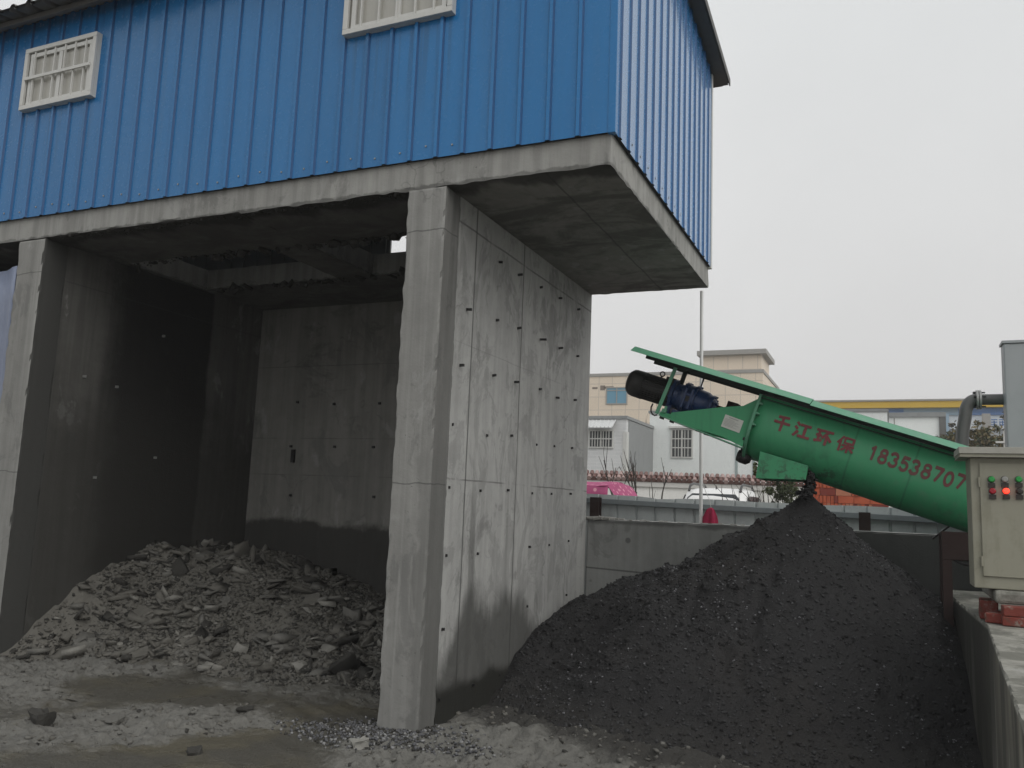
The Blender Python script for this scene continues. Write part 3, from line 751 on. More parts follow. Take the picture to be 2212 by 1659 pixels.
# loose bricks on the wall
def brick(label, c, yaw, hs=(.12, .0575, .0265), tilt=0.0):
    a = (math.cos(yaw), math.sin(yaw), 0); b = (-math.sin(yaw), math.cos(yaw), 0)
    o = build('brick', MB().obox(c, (a, b, (tilt, 0, 1)), hs), M_brick, loc=(c[0], c[1], c[2] - hs[2]), bevel=.006)
    tag(o, label, 'brick', 'bricks under the cabinet')
x6 = float(rw_x(5.95))
brick('red brick on top of the front pair below the cabinet', (x6 + .2, 5.97, 1.0865), .02, (.115, .0575, .029))
brick('red brick at the bottom of the front pair, lying on the wall', (x6 + .195, 5.965, 1.0285), -.02, (.115, .0575, .027))
brick('broken red brick lying askew on the wall edge left of the front pair', (x6 + .085, 6.12, 1.031), 1.25, (.12, .055, .029))
brick('red brick standing on the wall edge under the cabinet corner', (x6 + .045, 6.33, 1.06), 1.52, (.115, .05, .058), .05)
brick('dusty brick farther right in the front course below the cabinet', (x6 + .46, 5.98, 1.03), .05, (.115, .0575, .028))
brick('dusty brick laid on the course right of the red front pair', (x6 + .45, 5.985, 1.0885), .0, (.115, .0575, .028))

# ------------------------------------------------------------------ black sand heap
hx = np.linspace(WX1 + .0, .72, 300); hy = np.linspace(5.0, 8.85, 310)
HX, HY = np.meshgrid(hx, hy, indexing='ij'); HZ = heap_h(HX, HY)
HXc = np.minimum(HX, rw_x(HY) + .01)
foot = np.minimum(HZ, HZ) - 0
mb = MB(); mb.grid(np.stack([HXc, HY, np.maximum(HZ, -.06)], -1).reshape(-1, 3).tolist(), len(hx), len(hy))
H = build('sand_heap', mb, M_heap, loc=(APX, APY, 0)); tag(H, 'tall black wet sand heap under the green conveyor spout', 'heap')

def rocks(pts, sizes, flat=.5, seed=0, jit=.35):
    """many angular lumps in one mesh (numpy)"""
    r = np.random.default_rng(seed); n = len(pts)
    base = np.array([(x, y, z) for x in (-1, 1) for y in (-1, 1) for z in (-1, 1)], float)
    V = base[None] + r.uniform(-jit, jit, (n, 8, 3)) * np.array([1, 1, .8])
    dim = .5 * np.stack([sizes * r.uniform(.7, 1.4, n), sizes * r.uniform(.6, 1.2, n), sizes * flat * r.uniform(.5, 1.4, n)], -1)
    V = V * dim[:, None, :]
    q = r.normal(size=(n, 4)) * np.array([1, .2, .2, 1]); q /= np.linalg.norm(q, axis=1)[:, None]
    w_, x_, y_, z_ = q.T
    Rm = np.stack([np.stack([1 - 2 * (y_**2 + z_**2), 2 * (x_*y_ - z_*w_), 2 * (x_*z_ + y_*w_)], -1),
                   np.stack([2 * (x_*y_ + z_*w_), 1 - 2 * (x_**2 + z_**2), 2 * (y_*z_ - x_*w_)], -1),
                   np.stack([2 * (x_*z_ - y_*w_), 2 * (y_*z_ + x_*w_), 1 - 2 * (x_**2 + y_**2)], -1)], 1)
    V = np.einsum('nij,nkj->nki', Rm, V) + np.asarray(pts)[:, None, :]
    F = np.array([(0, 1, 3, 2), (4, 6, 7, 5), (0, 4, 5, 1), (2, 3, 7, 6), (0, 2, 6, 4), (1, 5, 7, 3)])
    return V.reshape(-1, 3), (F[None] + 8 * np.arange(n)[:, None, None]).reshape(-1, 4)
def rockobj(name, pts, sizes, mats, parent=None, loc=(0, 0, 0), flat=.5, seed=0, weights=None, jit=.35):
    V, F = rocks(pts, sizes, flat, seed, jit)
    base = world_loc(parent) if parent is not None else np.array(loc, float)
    V = V - base
    me = bpy.data.meshes.new(name)
    me.vertices.add(len(V)); me.vertices.foreach_set('co', V.reshape(-1))
    me.loops.add(F.size); me.loops.foreach_set('vertex_index', F.reshape(-1).astype(np.int32))
    me.polygons.add(len(F)); me.polygons.foreach_set('loop_start', np.arange(0, F.size, 4, dtype=np.int32))
    mats = mats if isinstance(mats, list) else [mats]
    for m in mats: me.materials.append(m)
    if weights is not None:
        mi = np.random.default_rng(seed + 1).choice(len(mats), len(pts), p=weights)
        me.polygons.foreach_set('material_index', np.repeat(mi, 6).astype(np.int32))
    me.update(calc_edges=True); me.validate()
    return link(name, me, parent, (0, 0, 0) if parent is not None else tuple(base))

def scatter(n, x0, x1, y0, y1, keep, zf, seed):
    r = np.random.default_rng(seed); x = r.uniform(x0, x1, n); y = r.uniform(y0, y1, n); k = keep(x, y, r); x, y = x[k], y[k]
    return np.stack([x, y, zf(x, y)], -1)
P = scatter(42000, WX1 + .03, .6, 5.2, 8.8, lambda x, y, r: (heap_h(x, y) > .02) & (x < rw_x(y) - .02), heap_h, 1)
S = np.random.default_rng(2).uniform(0, 1, len(P)) ** 5 * .02 + .004
rockobj('grit', P, S, [M_grain, M_heap], H, flat=.7, seed=3, weights=[.55, .45])['kind'] = 'stuff'
P = scatter(6200, WX1 + .4, .5, 5.4, 8.7, lambda x, y, r: (heap_h(x, y) > .05) & (x < rw_x(y) - .05) & (fbm(x, y, 1.3, 3, 91) + r.uniform(-.2, .2, len(x)) > .6), heap_h, 4)
P[:, 2] += .006
rockobj('glinting_grit', P, np.random.default_rng(5).uniform(0, 1, len(P)) ** 3 * .012 + .0035, M_glint, H, flat=.6, seed=6)['kind'] = 'stuff'
# sand stream and knobs at the tip
rs = np.random.default_rng(8)
tz = rs.uniform(0, 1, 260)
P = np.stack([APX + .0 + .03 * np.sin(tz * 4) + rs.normal(0, .014 + .02 * tz ** 2, 260), APY - .12 + rs.normal(0, .016 + .02 * tz ** 2, 260), 2.0 - tz * .24], -1)
rockobj('falling_sand', P, rs.uniform(0, 1, len(P)) ** 2 * .03 + .012, M_heap, H, flat=.9, seed=9)['kind'] = 'stuff'
# bigger lumps along the left flank
P = scatter(500, WX1 + .1, -.9, 6.5, 8.6, lambda x, y, r: heap_h(x, y) > .3, heap_h, 14)
rockobj('sand_lump', P, np.random.default_rng(15).uniform(.012, .042, len(P)), M_heap, H, flat=.9, seed=16)['kind'] = 'stuff'

# ------------------------------------------------------------------ grey sludge-cake heap in the bay
bx = np.linspace(LX1, WX0, 240); by = np.linspace(4.9, 8.5, 220)
BX, BY = np.meshgrid(bx, by, indexing='ij'); BZ = bay_h(BX, BY)
mb = MB(); mb.grid(np.stack([BX, BY, np.maximum(BZ, -.07)], -1).reshape(-1, 3).tolist(), len(bx), len(by))
BH = build('sludge_heap', mb, M_cake, loc=(-5.4, 7.2, 0)); tag(BH, 'heap of broken grey sludge cake inside the dark concrete bay', 'heap')
P = scatter(62000, LX1 + .02, WX0 - .02, 5.2, 8.45, lambda x, y, r: (bay_h(x, y) > -.02) & (fbm(x, y, 2.6, 3, 61) + r.uniform(-.3, .3, len(x)) > .36), bay_h, 21)
S = np.random.default_rng(22).uniform(0, 1, len(P)) ** 3 * .034 + .008
rockobj('sludge_crumb', P, S, [M_cake, M_caked, M_cakel], BH, flat=.6, seed=23, weights=[.58, .3, .12])['kind'] = 'stuff'
P = scatter(4600, LX1 + .05, WX0 - .06, 5.4, 8.3, lambda x, y, r: (bay_h(x, y) > .02) & (fbm(x, y, 1.7, 3, 67) + r.uniform(-.25, .25, len(x)) > .45), bay_h, 24)
P[:, 2] += .004
S = np.random.default_rng(25).uniform(0, 1, len(P)) ** 4 * .15 + .03
rockobj('sludge_flake', P, S, [M_cake, M_cakel, M_caked, M_plate], BH, flat=.22, seed=26, weights=[.44, .22, .2, .14], jit=.5)['kind'] = 'stuff'
def slab_thing(label, px, py, s, flat=.25, mat=None, seed=0, name='sludge_slab', hf=bay_h, cat='slab'):
    # walk the sight line down to the loose surface
    for t in np.arange(3, 12, .01):
        v = M.T @ np.array([(px - CX) / FPX, (py - CY) / FPX, 1.0]); q = ORG + v * t
        if q[2] < float(max(hf(q[0], q[1]), ground_h(q[0], q[1]))): break
    bmx = bmesh.new(); bmesh.ops.create_icosphere(bmx, subdivisions=3, radius=1)
    for vv in bmx.verts:
        k = 1 + .5 * mnoise.noise(vv.co * 1.3 + Vector((seed * 3.1, 0, 0))) + .2 * mnoise.noise(vv.co * 3.5 + Vector((seed, 2, 0)))
        vv.co = Vector((np.clip(vv.co.x * 1.35, -.85, .85) * k * s, np.clip(vv.co.y * 1.35, -.8, .8) * k * s * .8, np.clip(vv.co.z * 1.5, -.75, .75) * k * s * flat))
    bmesh.ops.rotate(bmx, verts=bmx.verts, cent=(0, 0, 0), matrix=Matrix.Rotation(.5 if hf is bay_h else .1, 3, 'X') @ Matrix.Rotation(seed * 1.3, 3, 'Z'))
    me = bpy.data.meshes.new(name); bmx.to_mesh(me); bmx.free(); me.materials.append(mat or M_cakel)
    o = link(name, me, None, (q[0], q[1], q[2] + s * flat * .25)); tag(o, label, cat)
slab_thing('largest grey sludge slab lying on the left side of the bay heap', 292, 1335, .17, .22, M_cake, 1)
slab_thing('pale flat sludge slab low on the left foot of the bay heap', 172, 1382, .085, .3, M_cakel, 2)
slab_thing('grey tilted sludge slab near the wet mud at the heap foot', 300, 1418, .1, .35, M_cake, 3)
slab_thing('small pale sludge slab high in the middle of the bay heap', 485, 1304, .09, .3, M_cakel, 4)
slab_thing('rough grey sludge slab right of the middle of the bay heap', 665, 1302, .13, .3, M_cake, 5)
slab_thing('small white lump against the column, on the right end of the bay heap', 820, 1273, .045, .6, M_stone, 6)
slab_thing('upright dark sludge lump standing alone on pale mud, lower left', 90, 1565, .085, .95, M_caked, 7, hf=ground_h)
slab_thing('pale stone lying in the gravel below the middle column', 775, 1612, .06, .7, M_stone, 8, 'stone', ground_h, 'stone')
slab_thing('dark flat sludge lump in the pale mud at the bottom edge', 420, 1628, .06, .4, M_caked, 9, hf=ground_h)
slab_thing('thin dark sludge slab on the wet mud before the heap', 530, 1535, .06, .35, M_caked, 10, hf=ground_h)
slab_thing('light crusty mud slab beside the wet track, lower left', 245, 1560, .1, .3, M_cakel, 11, hf=ground_h)

rs = np.random.default_rng(77); n_ = 220
P = np.stack([rs.uniform(-7.3, -3.42, n_), np.where(rs.uniform(0, 1, n_) < .5, 6.3, 7.42) + rs.normal(0, .025, n_), 3.955 - np.abs(rs.normal(0, .02, n_))], -1)
P2 = np.stack([rs.uniform(-7.3, -3.4, 500), YF + .03 + np.abs(rs.normal(0, .05, 500)), np.full(500, 3.962)], -1)
P = np.concatenate([P, P2]); P = P[(np.abs(P[:, 1] - 6.9) > .45)]
rockobj('sludge_fringe', P, rs.uniform(0, 1, len(P)) ** 3 * np.where(P[:, 1] < 6, .03, .08) + .012, M_caked, B, flat=.5, seed=78)['kind'] = 'stuff'
# crumbs on the dry mud, gravel at the column foot
dz = lambda x, y: ground_h(x, y)
P = scatter(16000, -8.6, .4, 3.2, 6.4, lambda x, y, r: (dryness(x, y) + r.uniform(-.2, .2, len(x)) > .5) & (y > -.55 * (x + 1.2) * .45 + 2.2), dz, 31)
S = np.random.default_rng(32).uniform(0, 1, len(P)) ** 6 * .032 + .005
o = rockobj('mud_crumbs', P, S, [M_cakel, M_cake, M_caked], flat=.55, seed=33, weights=[.5, .36, .14]); tag(o, 'crumbs of pale mud strewn over the ground', 'mud', kind='stuff')
P = scatter(10000, -4.1, -1.7, 4.6, 6.0, lambda x, y, r: (np.hypot((x + 3.2) * 1.0, (y - 5.2) * 1.9) + r.uniform(-.35, .35, len(x)) < .5) | (np.hypot((x + 2.7), (y - 5.1) * 2) + r.uniform(-.2, .5, len(x)) < .3), lambda x, y: ground_h(x, y) + .006, 35)
o = rockobj('gravel', P, np.random.default_rng(36).uniform(.008, .019, len(P)), [M_gravel, M_gravel2, M_caked], flat=.8, seed=37, weights=[.55, .2, .25]); tag(o, 'bluish gravel spilled round the foot of the middle column', 'gravel', kind='stuff')

# ------------------------------------------------------------------ steel pole and red cloth
pl = MB().tube([(-1.79, 8.96, 1.48), (-1.795, 8.96, 2.7), (-1.8, 8.96, 3.958)], .018, 14)
o = build('pole', pl, paint('pale_pole_paint', (.75, .75, .74), .5, .08), loc=(-1.79, 8.96, 1.48)); tag(o, 'thin pale steel pole standing on the low wall under the slab corner', 'pole')
cl_ = MB(); V = []
nu, nv = 26, 14
for i in range(nu):
    a = i / (nu - 1) * 2 * math.pi
    for j in range(nv):
        t = j / (nv - 1); r_ = .008 + (.07 + .02 * math.cos(a - 2.6)) * t ** (.55 + .25 * math.sin(a)) * (1 + .22 * math.sin(5 * a + 1) + .14 * math.sin(9 * a + 3 * t))
        V.append((-1.685 + r_ * math.cos(a) * 1.05, 8.96 + r_ * math.sin(a) * .7, 1.645 - .16 * t + .012 * math.sin(4 * a + 1) * t * (1 - t)))
cl_.grid(V, nu, nv)
M_cloth = paint('crimson_cloth', (.33, .015, .06), .9, .2)
o = build('cloth', cl_, M_cloth, loc=(-1.685, 8.96, 1.48)); tag(o, 'crumpled crimson cloth tied beside the thin pole on the wall', 'cloth')
build('string', MB().tube([(-1.685, 8.96, 1.64), (-1.7, 8.96, 1.72), (-1.74, 8.96, 1.8), (-1.772, 8.96, 1.9)], .003, 5), M_white, o)

# rusty posts on the low wall
def post(label, x, z1):
    o = build('steel_post', MB().box(x - .052, x + .052, 8.93, 8.94, 1.48, z1).box(x - .052, x + .052, 9.02, 9.03, 1.48, z1).box(x - .004, x + .004, 8.941, 9.019, 1.48, z1).box(x - .052, x - .045, 8.9405, 9.0195, 1.48, z1), M_rust, loc=(x, 8.98, 1.48))
    tag(o, label, 'post', 'rusty posts on the low wall')
post('short rusty steel post on the low wall beside the tall concrete bay', -2.945, 1.71)
post('short rusty steel post on the low wall right of the black heap', -.215, 1.655)

# ------------------------------------------------------------------ pale sheet fence
FN = thing('sheet_fence', 'pale grey ribbed metal fence with a long rail, behind the low wall', 'fence', (-1.5, 9.62, 0))
us = []
x = -8.0
fm = MB()
ftop = lambda x: 1.757 + (x + 3.2) * (-.0135) + .012 * (vnoise(x * 3, 0, 5) - .5) - (.03 * math.exp(-((x + 2.35) / .12) ** 2))
prof = []
while x < 6:
    prof += [(x, 0), (x + .19, 0), (x + .198, .022), (x + .215, .022)]; x += .223
for (a, oa), (b, ob) in zip(prof[:-1], prof[1:]):
    fm.add([(a, 9.62 + oa, .0), (b, 9.62 + ob, .0), (b, 9.62 + ob, float(ftop(b))), (a, 9.62 + oa, float(ftop(a)))], [(0, 1, 2, 3)])
fo = build('fence_sheet', fm, M_fence, FN); sm = fo.modifiers.new('t', 'SOLIDIFY'); sm.thickness = .003; sm.offset = 1
rl = MB().prism([(-8, 9.555, 1.70 + .1), (6, 9.555, 1.70 - .17), (6, 9.555, 1.64 - .17), (-8, 9.555, 1.64 + .1)], (0, .055, 0))
build('fence_rail', rl, M_rail, FN, bevel=.006)
for k in range(6):
    build('fence_post', MB().box(-7.5 + k * 2.6, -7.44 + k * 2.6, 9.66, 9.72, 0, 1.6), M_rail, FN)

# ------------------------------------------------------------------ the green screw conveyor
AL = math.radians(18.3)
U = np.array([math.cos(AL), 0, -math.sin(AL)]); Wd = np.array([math.sin(AL), 0, math.cos(AL)])
YT, RT, HT = 7.85, .28, .285                           # trough centre, radius, straight side
YFR = YT - RT
T0 = on(1645, 852, 1, YFR)
def uw(px, py, Y=YFR):
    p = on(px, py, 1, Y) - T0; return float(p @ U), float(p @ Wd)
def tp_(u, y, w_): q = T0 + U * u + Wd * w_; return np.array([q[0], y, q[2]])
def z1(x, y): return ((2400 + x / 4.148) / 1.7939, (1300 + y / 4.148) / 1.7939)
CV = thing('screw_conveyor', 'inclined green screw conveyor with red lettering and black motor, spout over the black heap', 'conveyor', tuple(T0 + U * .6 - np.array([0, -.28, .9])))
def cpart(name, mbx, mats, **kw): return build(name, mbx, mats, CV, **kw)
# trough: U section
sec = [(YT - RT, 0.0)] + [(YT - RT * math.cos(t), -HT - RT * math.sin(t)) for t in np.linspace(0, math.pi, 49)] + [(YT + RT, 0.0)]
ULEN = 2.7
tr = MB()
tr.grid([tp_(ULEN * q_ / 24, y, w_) for q_ in range(25) for (y, w_) in sec], 25, len(sec))
me_tr = cpart('trough', tr, M_green)
bmx = bmesh.new(); bmx.from_mesh(me_tr.data); bmesh.ops.remove_doubles(bmx, verts=bmx.verts, dist=1e-5); bmx.to_mesh(me_tr.data); bmx.free()
ss_ = me_tr.modifiers.new('t', 'SOLIDIFY'); ss_.thickness = .006
# cover plate with lips, frame angle below it
YL = YFR - .13                                          # the lip slopes out towards the yard
uT, wT = uw(*z1(255, 175)); uB, wB = uw(*z1(180, 235), Y=YL); uL2, _ = uw(*z1(440, 320))
YR0, YR1 = YFR + .34, YT + RT + .03
cp = MB()
cp.prism([tp_(uT, YFR, wT), tp_(.0, YFR, wT), tp_(.0, YR0, wT), tp_(uT, YR0, wT)], -Wd * .004)
cp.prism([tp_(.003, YFR, wT), tp_(.42, YFR, wT), tp_(.42, YR1, wT), tp_(.003, YR1, wT)], -Wd * .004)
cp.prism([tp_(.425, YFR, wT - .01), tp_(ULEN, YFR, wT - .01), tp_(ULEN, YR1, wT - .01), tp_(.425, YR1, wT - .01)], -Wd * .004)
cover = cpart('cover_plate', cp, M_greenlt)
lp = MB()
for u0, u0b, u1, dz_ in ((uT, uB, .42, 0), (.423, .423, ULEN, -.01)):
    lp.prism([tp_(u0, YFR - .001, wT + dz_), tp_(u1, YFR - .001, wT + dz_), tp_(u1, YL, wB + dz_), tp_(u0b, YL, wB + dz_)], -Wd * .003)
build('cover_lip', lp, M_greenlt, cover)
fa = MB()
for yy, uu in ((YFR - .01, uL2), (YR0 - .05, uL2)):
    fa.prism([tp_(uu, yy, wB - .022), tp_(-.015, yy, wB - .022), tp_(-.015, yy, wT - .006), tp_(uu, yy, wT - .006)], (0, .006, 0))
    fa.prism([tp_(uu, yy + .007, wT - .02), tp_(-.015, yy + .007, wT - .02), tp_(-.015, yy + .045, wT - .02), tp_(uu, yy + .045, wT - .02)], Wd * .005)
cpart('cover_frame', fa, M_greendk)
fs2 = MB().prism([tp_(.014, YFR - .006, .0), tp_(ULEN, YFR - .006, .0), tp_(ULEN, YFR - .006, wT - .016), tp_(.014, YFR - .006, wT - .016)], (0, .005, 0))
cpart('trough_edge_angle', fs2, M_greendk)
sf = MB()
sf.prism([tp_(.012, YFR - .028, -.03), tp_(ULEN, YFR - .028, -.03), tp_(ULEN, YFR - .028, -.024), tp_(.012, YFR - .028, -.024)], (0, .027, 0))
cpart('trough_rim', sf, M_greendk)
# end flange (U-shaped collar and closing plate)
fl = MB()
secf = [(YT - RT - .035, .0)] + [(YT - (RT + .035) * math.cos(t), -HT - (RT + .035) * math.sin(t)) for t in np.linspace(0, math.pi, 33)] + [(YT + RT + .035, .0)]
fl.prism([tp_(-.012, y, w_) for y, w_ in secf], U * .024)
fo = cpart('end_flange', fl, M_greenlt, bevel=.002)
for w_ in (-.08, -.17, -.27):
    build('bolt', MB().lathe(tp_(.012, YFR - .018, w_), U, [(0, .014), (.016, .014), (.017, .008), (.03, .008)], 6), M_greenlt, fo)
for t in (.45, .85, 1.25, 1.6, 2.0):
    build('bolt', MB().lathe(tp_(-.03, YT - (RT + .018) * math.cos(t), -HT - (RT + .018) * math.sin(t)), U, [(0, .015), (.018, .015)], 6), M_black, fo)
bl = MB().lathe(tp_(-.06, YT - .08, -HT - RT - .0), U, [(0, .05), (.03, .06), (.09, .06), (.12, .035)], 16)
cpart('drain_boss', bl, M_black)
# motor base: side plates, floor
poly = [uw(*p) for p in (z1(830, 1238), z1(1640, 1150), z1(1990, 1128), (1643, 862), (1608, 967), z1(1640, 1620), z1(1240, 1500), z1(815, 1345))]
poly = [(min(u, -.014), w_) for u, w_ in poly]
mp = MB().prism([tp_(u, YFR + .01, w_) for u, w_ in poly], (0, .008, 0))
base = cpart('motor_base', mp, M_green)
build('rear_plate', MB().prism([tp_(u, YT + RT - .02, w_) for u, w_ in poly], (0, .008, 0)), M_green, base)
pu0, pw0 = uw(*z1(630, 1285)); pu1, pw1 = poly[4]
fb = MB().prism([tp_(pu0, YFR - .01, pw0), tp_(pu1, YFR - .01, pw1 - .012), tp_(pu1, YFR - .01, pw1 - .002), tp_(pu0, YFR - .01, pw0 + .01)], (0, 2 * RT, 0))
build('base_floor', fb, M_greenlt, base)
# a narrow ledge left of the plate
lu, lw_ = uw(*z1(640, 1235))
build('base_ledge', MB().prism([tp_(lu, YFR + .02, pw0 + .011), tp_(poly[0][0] + .02, YFR + .02, pw0 + .005), tp_(poly[0][0] + .02, YFR + .02, pw0 + .05), tp_(lu, YFR + .02, pw0 + .035)], (0, .05, 0)), M_green, base)
for p in ((670, 1318), (832, 1378), (1253, 1522), (1388, 1578)):
    u, w_ = uw(*z1(*p)); build('bolt', MB().obox(tp_(u, YFR + .03, w_), (U, (0, 1, 0), Wd), (.018, .018, .012)), M_black, base)
u, w_ = uw(*z1(705, 1210)); build('bolt', MB().obox(tp_(u, YFR + .04, w_), (U, (0, 1, 0), Wd), (.02, .02, .022)).obox(tp_(u + .004, YFR + .04, w_ + .035), (U, (0, 1, 0), Wd), (.011, .011, .015)), M_greenlt, base)
# data plate
lab = [uw(*z1(*p)) for p in ((1705, 1265), (1997, 1372), (1925, 1567), (1630, 1458))]
M_label = paint('white_label', (.5, .51, .47), .5, .05)
M_ink = flat('faded_print', (.26, .26, .25), .6)
lo = cpart('data_plate', MB().prism([tp_(u, YFR + .006, w_) for u, w_ in lab], (0, .003, 0)), M_label)
pr = MB()
def lerp2(a, b, t): return (a[0] + (b[0] - a[0]) * t, a[1] + (b[1] - a[1]) * t)
def inlab(s, t): return lerp2(lerp2(lab[0], lab[1], s), lerp2(lab[3], lab[2], s), t)
for (s0, s1, t, h_) in ((.25, .72, .14, .035), (.08, .55, .3, .015), (.08, .8, .4, .015), (.08, .7, .5, .015), (.08, .85, .6, .015), (.08, .6, .7, .015), (.1, .78, .8, .015)):
    s = s0
    while s < s1:
        e = s + random.uniform(.025, .05); pr.prism([tp_(*(lambda q: (q[0], YFR + .004, q[1]))(inlab(a, b))) for a, b in ((s, t - h_), (e, t - h_), (e, t + h_), (s, t + h_))], (0, .0015, 0)); s = e + .012
build('printed_lines', pr, M_ink, lo)
# uprights carrying the cover
def bar(a, b, wd, Y, mat, name='cover_post'):
    (u0, w0), (u1, w1) = a, b
    d_ = np.array([u1 - u0, w1 - w0]); d_ /= np.linalg.norm(d_); n_ = np.array([-d_[1], d_[0]]) * wd / 2
    return cpart(name, MB().prism([tp_(u0 + n_[0], Y, w0 + n_[1]), tp_(u1 + n_[0], Y, w1 + n_[1]), tp_(u1 - n_[0], Y, w1 - n_[1]), tp_(u0 - n_[0], Y, w0 - n_[1])], (0, .012, 0)), mat, bevel=.002)
bar(uw(*z1(905, 505)), uw(*z1(592, 1255)), .034, YFR + .005, M_greenlt)
Yb = YR0 - .06
bar(uw(*z1(1085, 520), Y=Yb), uw(*z1(960, 870), Y=Yb), .042, Yb, M_greendk)
# motor and gearbox
mu, mw_ = uw(*z1(405, 812), Y=YT)
mo = tp_(mu, YT, mw_)
rm = .125
ax = U
motor = cpart('motor', MB().lathe(mo + ax * .0, ax, [(.0, rm * .92), (.29, rm * .92)], 40, smooth=True), M_motor)
fins = MB()
for k in range(34):
    a = 2 * math.pi * k / 34
    n_ = np.array([0, math.cos(a), 0]) + Wd * math.sin(a)
    fins.obox(mo + ax * .145 + n_ * rm * .95, (ax, n_, np.cross(ax, n_)), (.142, rm * .07, .0028))
build('cooling_fins', fins, M_motor, motor)
cow = MB().lathe(mo, ax, [(-.16, rm * .55), (-.156, rm * .8), (-.125, rm * 1.0), (-.1, rm * 1.04), (.0, rm * 1.06), (.005, rm * .9)], 40, smooth=True)
build('fan_cowl', cow, M_motor, motor, bevel=0)
eb = MB(); c0 = mo + ax * .13 + Wd * (rm + .035)
eb.tube([c0 + (Wd * math.cos(t) + U * math.sin(t)) * .022 for t in np.linspace(0, 2 * math.pi, 21)], .006, 8).tube([mo + ax * .13 + Wd * rm * .9, mo + ax * .13 + Wd * (rm + .015)], .01, 8)
build('lifting_eye', eb, M_black, motor)
tb = MB().obox(mo + ax * .24 + Wd * (rm * 1.02), (ax, (0, 1, 0), Wd), (.05, .05, .022))
build('terminal_box', tb, M_motor, motor, bevel=.006)
# gearbox along the same axis
gb = MB().lathe(mo, ax, [(.285, rm * 1.02), (.29, rm * 1.22), (.318, rm * 1.22), (.32, rm * .98), (.36, rm * .92), (.362, rm * 1.0), (.40, rm * 1.05), (.402, rm * 1.26), (.43, rm * 1.26), (.432, rm * 1.14),
                          (.5, rm * 1.14), (.502, rm * 1.24), (.525, rm * 1.24), (.527, rm * 1.05), (.62, rm * .98), (.64, rm * .9), (.66, rm * .8), (.662, rm * .88), (.685, rm * .88), (.688, rm * .55), (.72, rm * .45)], 40)
gear = cpart('gearbox', gb, M_gear)
wn = MB().prism([mo + ax * .44 - Wd * (rm * .2) + np.array([0, -rm * 1.16, 0]), mo + ax * .49 - Wd * (rm * .2) + np.array([0, -rm * 1.16, 0]), mo + ax * .49 + Wd * (rm * .18) + np.array([0, -rm * 1.16, 0]), mo + ax * .44 + Wd * (rm * .18) + np.array([0, -rm * 1.16, 0])], (0, .02, 0))
build('inspection_plate', wn, M_black, gear)
rb = MB()
for s in (.435, .495):
    rb.obox(mo + ax * s + np.array([0, -rm * 1.15, 0]), (ax, (0, 1, 0), Wd), (.012, .012, rm * .75))
rb.obox(mo + ax * .465 + np.array([0, -rm * 1.15, 0]) + Wd * rm * .3, (ax, (0, 1, 0), Wd), (.02, .011, .012))
build('gearbox_rib', rb, M_gear, gear, bevel=.004)
fb_ = MB()
for s, R_ in ((.304, 1.15), (.416, 1.18), (.515, 1.16), (.675, .8)):
    for k in range(10):
        a = 2 * math.pi * (k + .3) / 10; n_ = np.array([0, math.cos(a), 0]) + Wd * math.sin(a)
        build('bolt', MB().lathe(mo + ax * (s - .024) + n_ * rm * R_, ax, [(0, .009), (.05, .009)], 6), M_gear, gear)
build('gearbox_foot', MB().obox(mo + ax * .46 - Wd * rm * 1.22, (ax, (0, 1, 0), Wd), (.09, .15, .02)).obox(mo + ax * .31 - Wd * rm * 1.2, (ax, (0, 1, 0), Wd), (.025, .1, .05)), M_gear, gear, bevel=.004)
e2 = MB().tube([mo + ax * .517 + Wd * rm * 1.2, mo + ax * .517 + Wd * rm * 1.6], .007, 8)
e2.tube([mo + ax * .517 + Wd * (rm * 1.72) + (Wd * math.cos(t) + np.array([0, 1, 0]) * math.sin(t)) * .018 for t in np.linspace(0, 2 * math.pi, 15)], .005, 6)
build('lifting_eye', e2, M_black, gear)
shf = MB().lathe(mo, ax, [(.70, .035), (.8, .035), (.802, .06), (.9, .06), (.902, .035), (1.0, .035)], 20)
cpart('drive_shaft', shf, M_rust)
# coupling block seen over the plate
u, w_ = uw(*z1(1845, 1112), Y=YT); cpart('bearing_block', MB().obox(tp_(u, YT, w_ - .03), (U, (0, 1, 0), Wd), (.05, .07, .045)), M_rust, bevel=.004)
# motor cable
cb = [uw(*z1(*p), Y=YT - .08) for p in ((540, 1095), (512, 1150), (508, 1215), (530, 1265), (565, 1284), (610, 1275))]
cpart('motor_cable', MB().tube([tp_(u, YT - .08, w_) for u, w_ in cb], .0075, 8), M_black)
# discharge spout: sloping box under the trough
q = [on(*p, 1, YFR + .02) for p in ((1642, 975), (1746, 1006), (1740, 1037), (1632, 1033))]
yb = 2 * RT - .04
sp = MB()
for i in (0, 1, 3):
    pass
fr_ = [np.array(p) for p in q]; bk_ = [p + np.array([0, yb, 0]) for p in fr_]
th = .006
sp.prism([fr_[0], fr_[1], fr_[2], fr_[3]], (0, th, 0)).prism([bk_[0], bk_[1], bk_[2], bk_[3]], (0, -th, 0))
e_ = np.array([0, th + .001, 0])
sp.prism([fr_[0] + e_, fr_[3] + e_, bk_[3] - e_, bk_[0] - e_], (th, 0, 0)).prism([fr_[1] + e_, fr_[2] + e_, bk_[2] - e_, bk_[1] - e_], (-th, 0, 0))
cpart('discharge_spout', sp, M_green, bevel=.002)
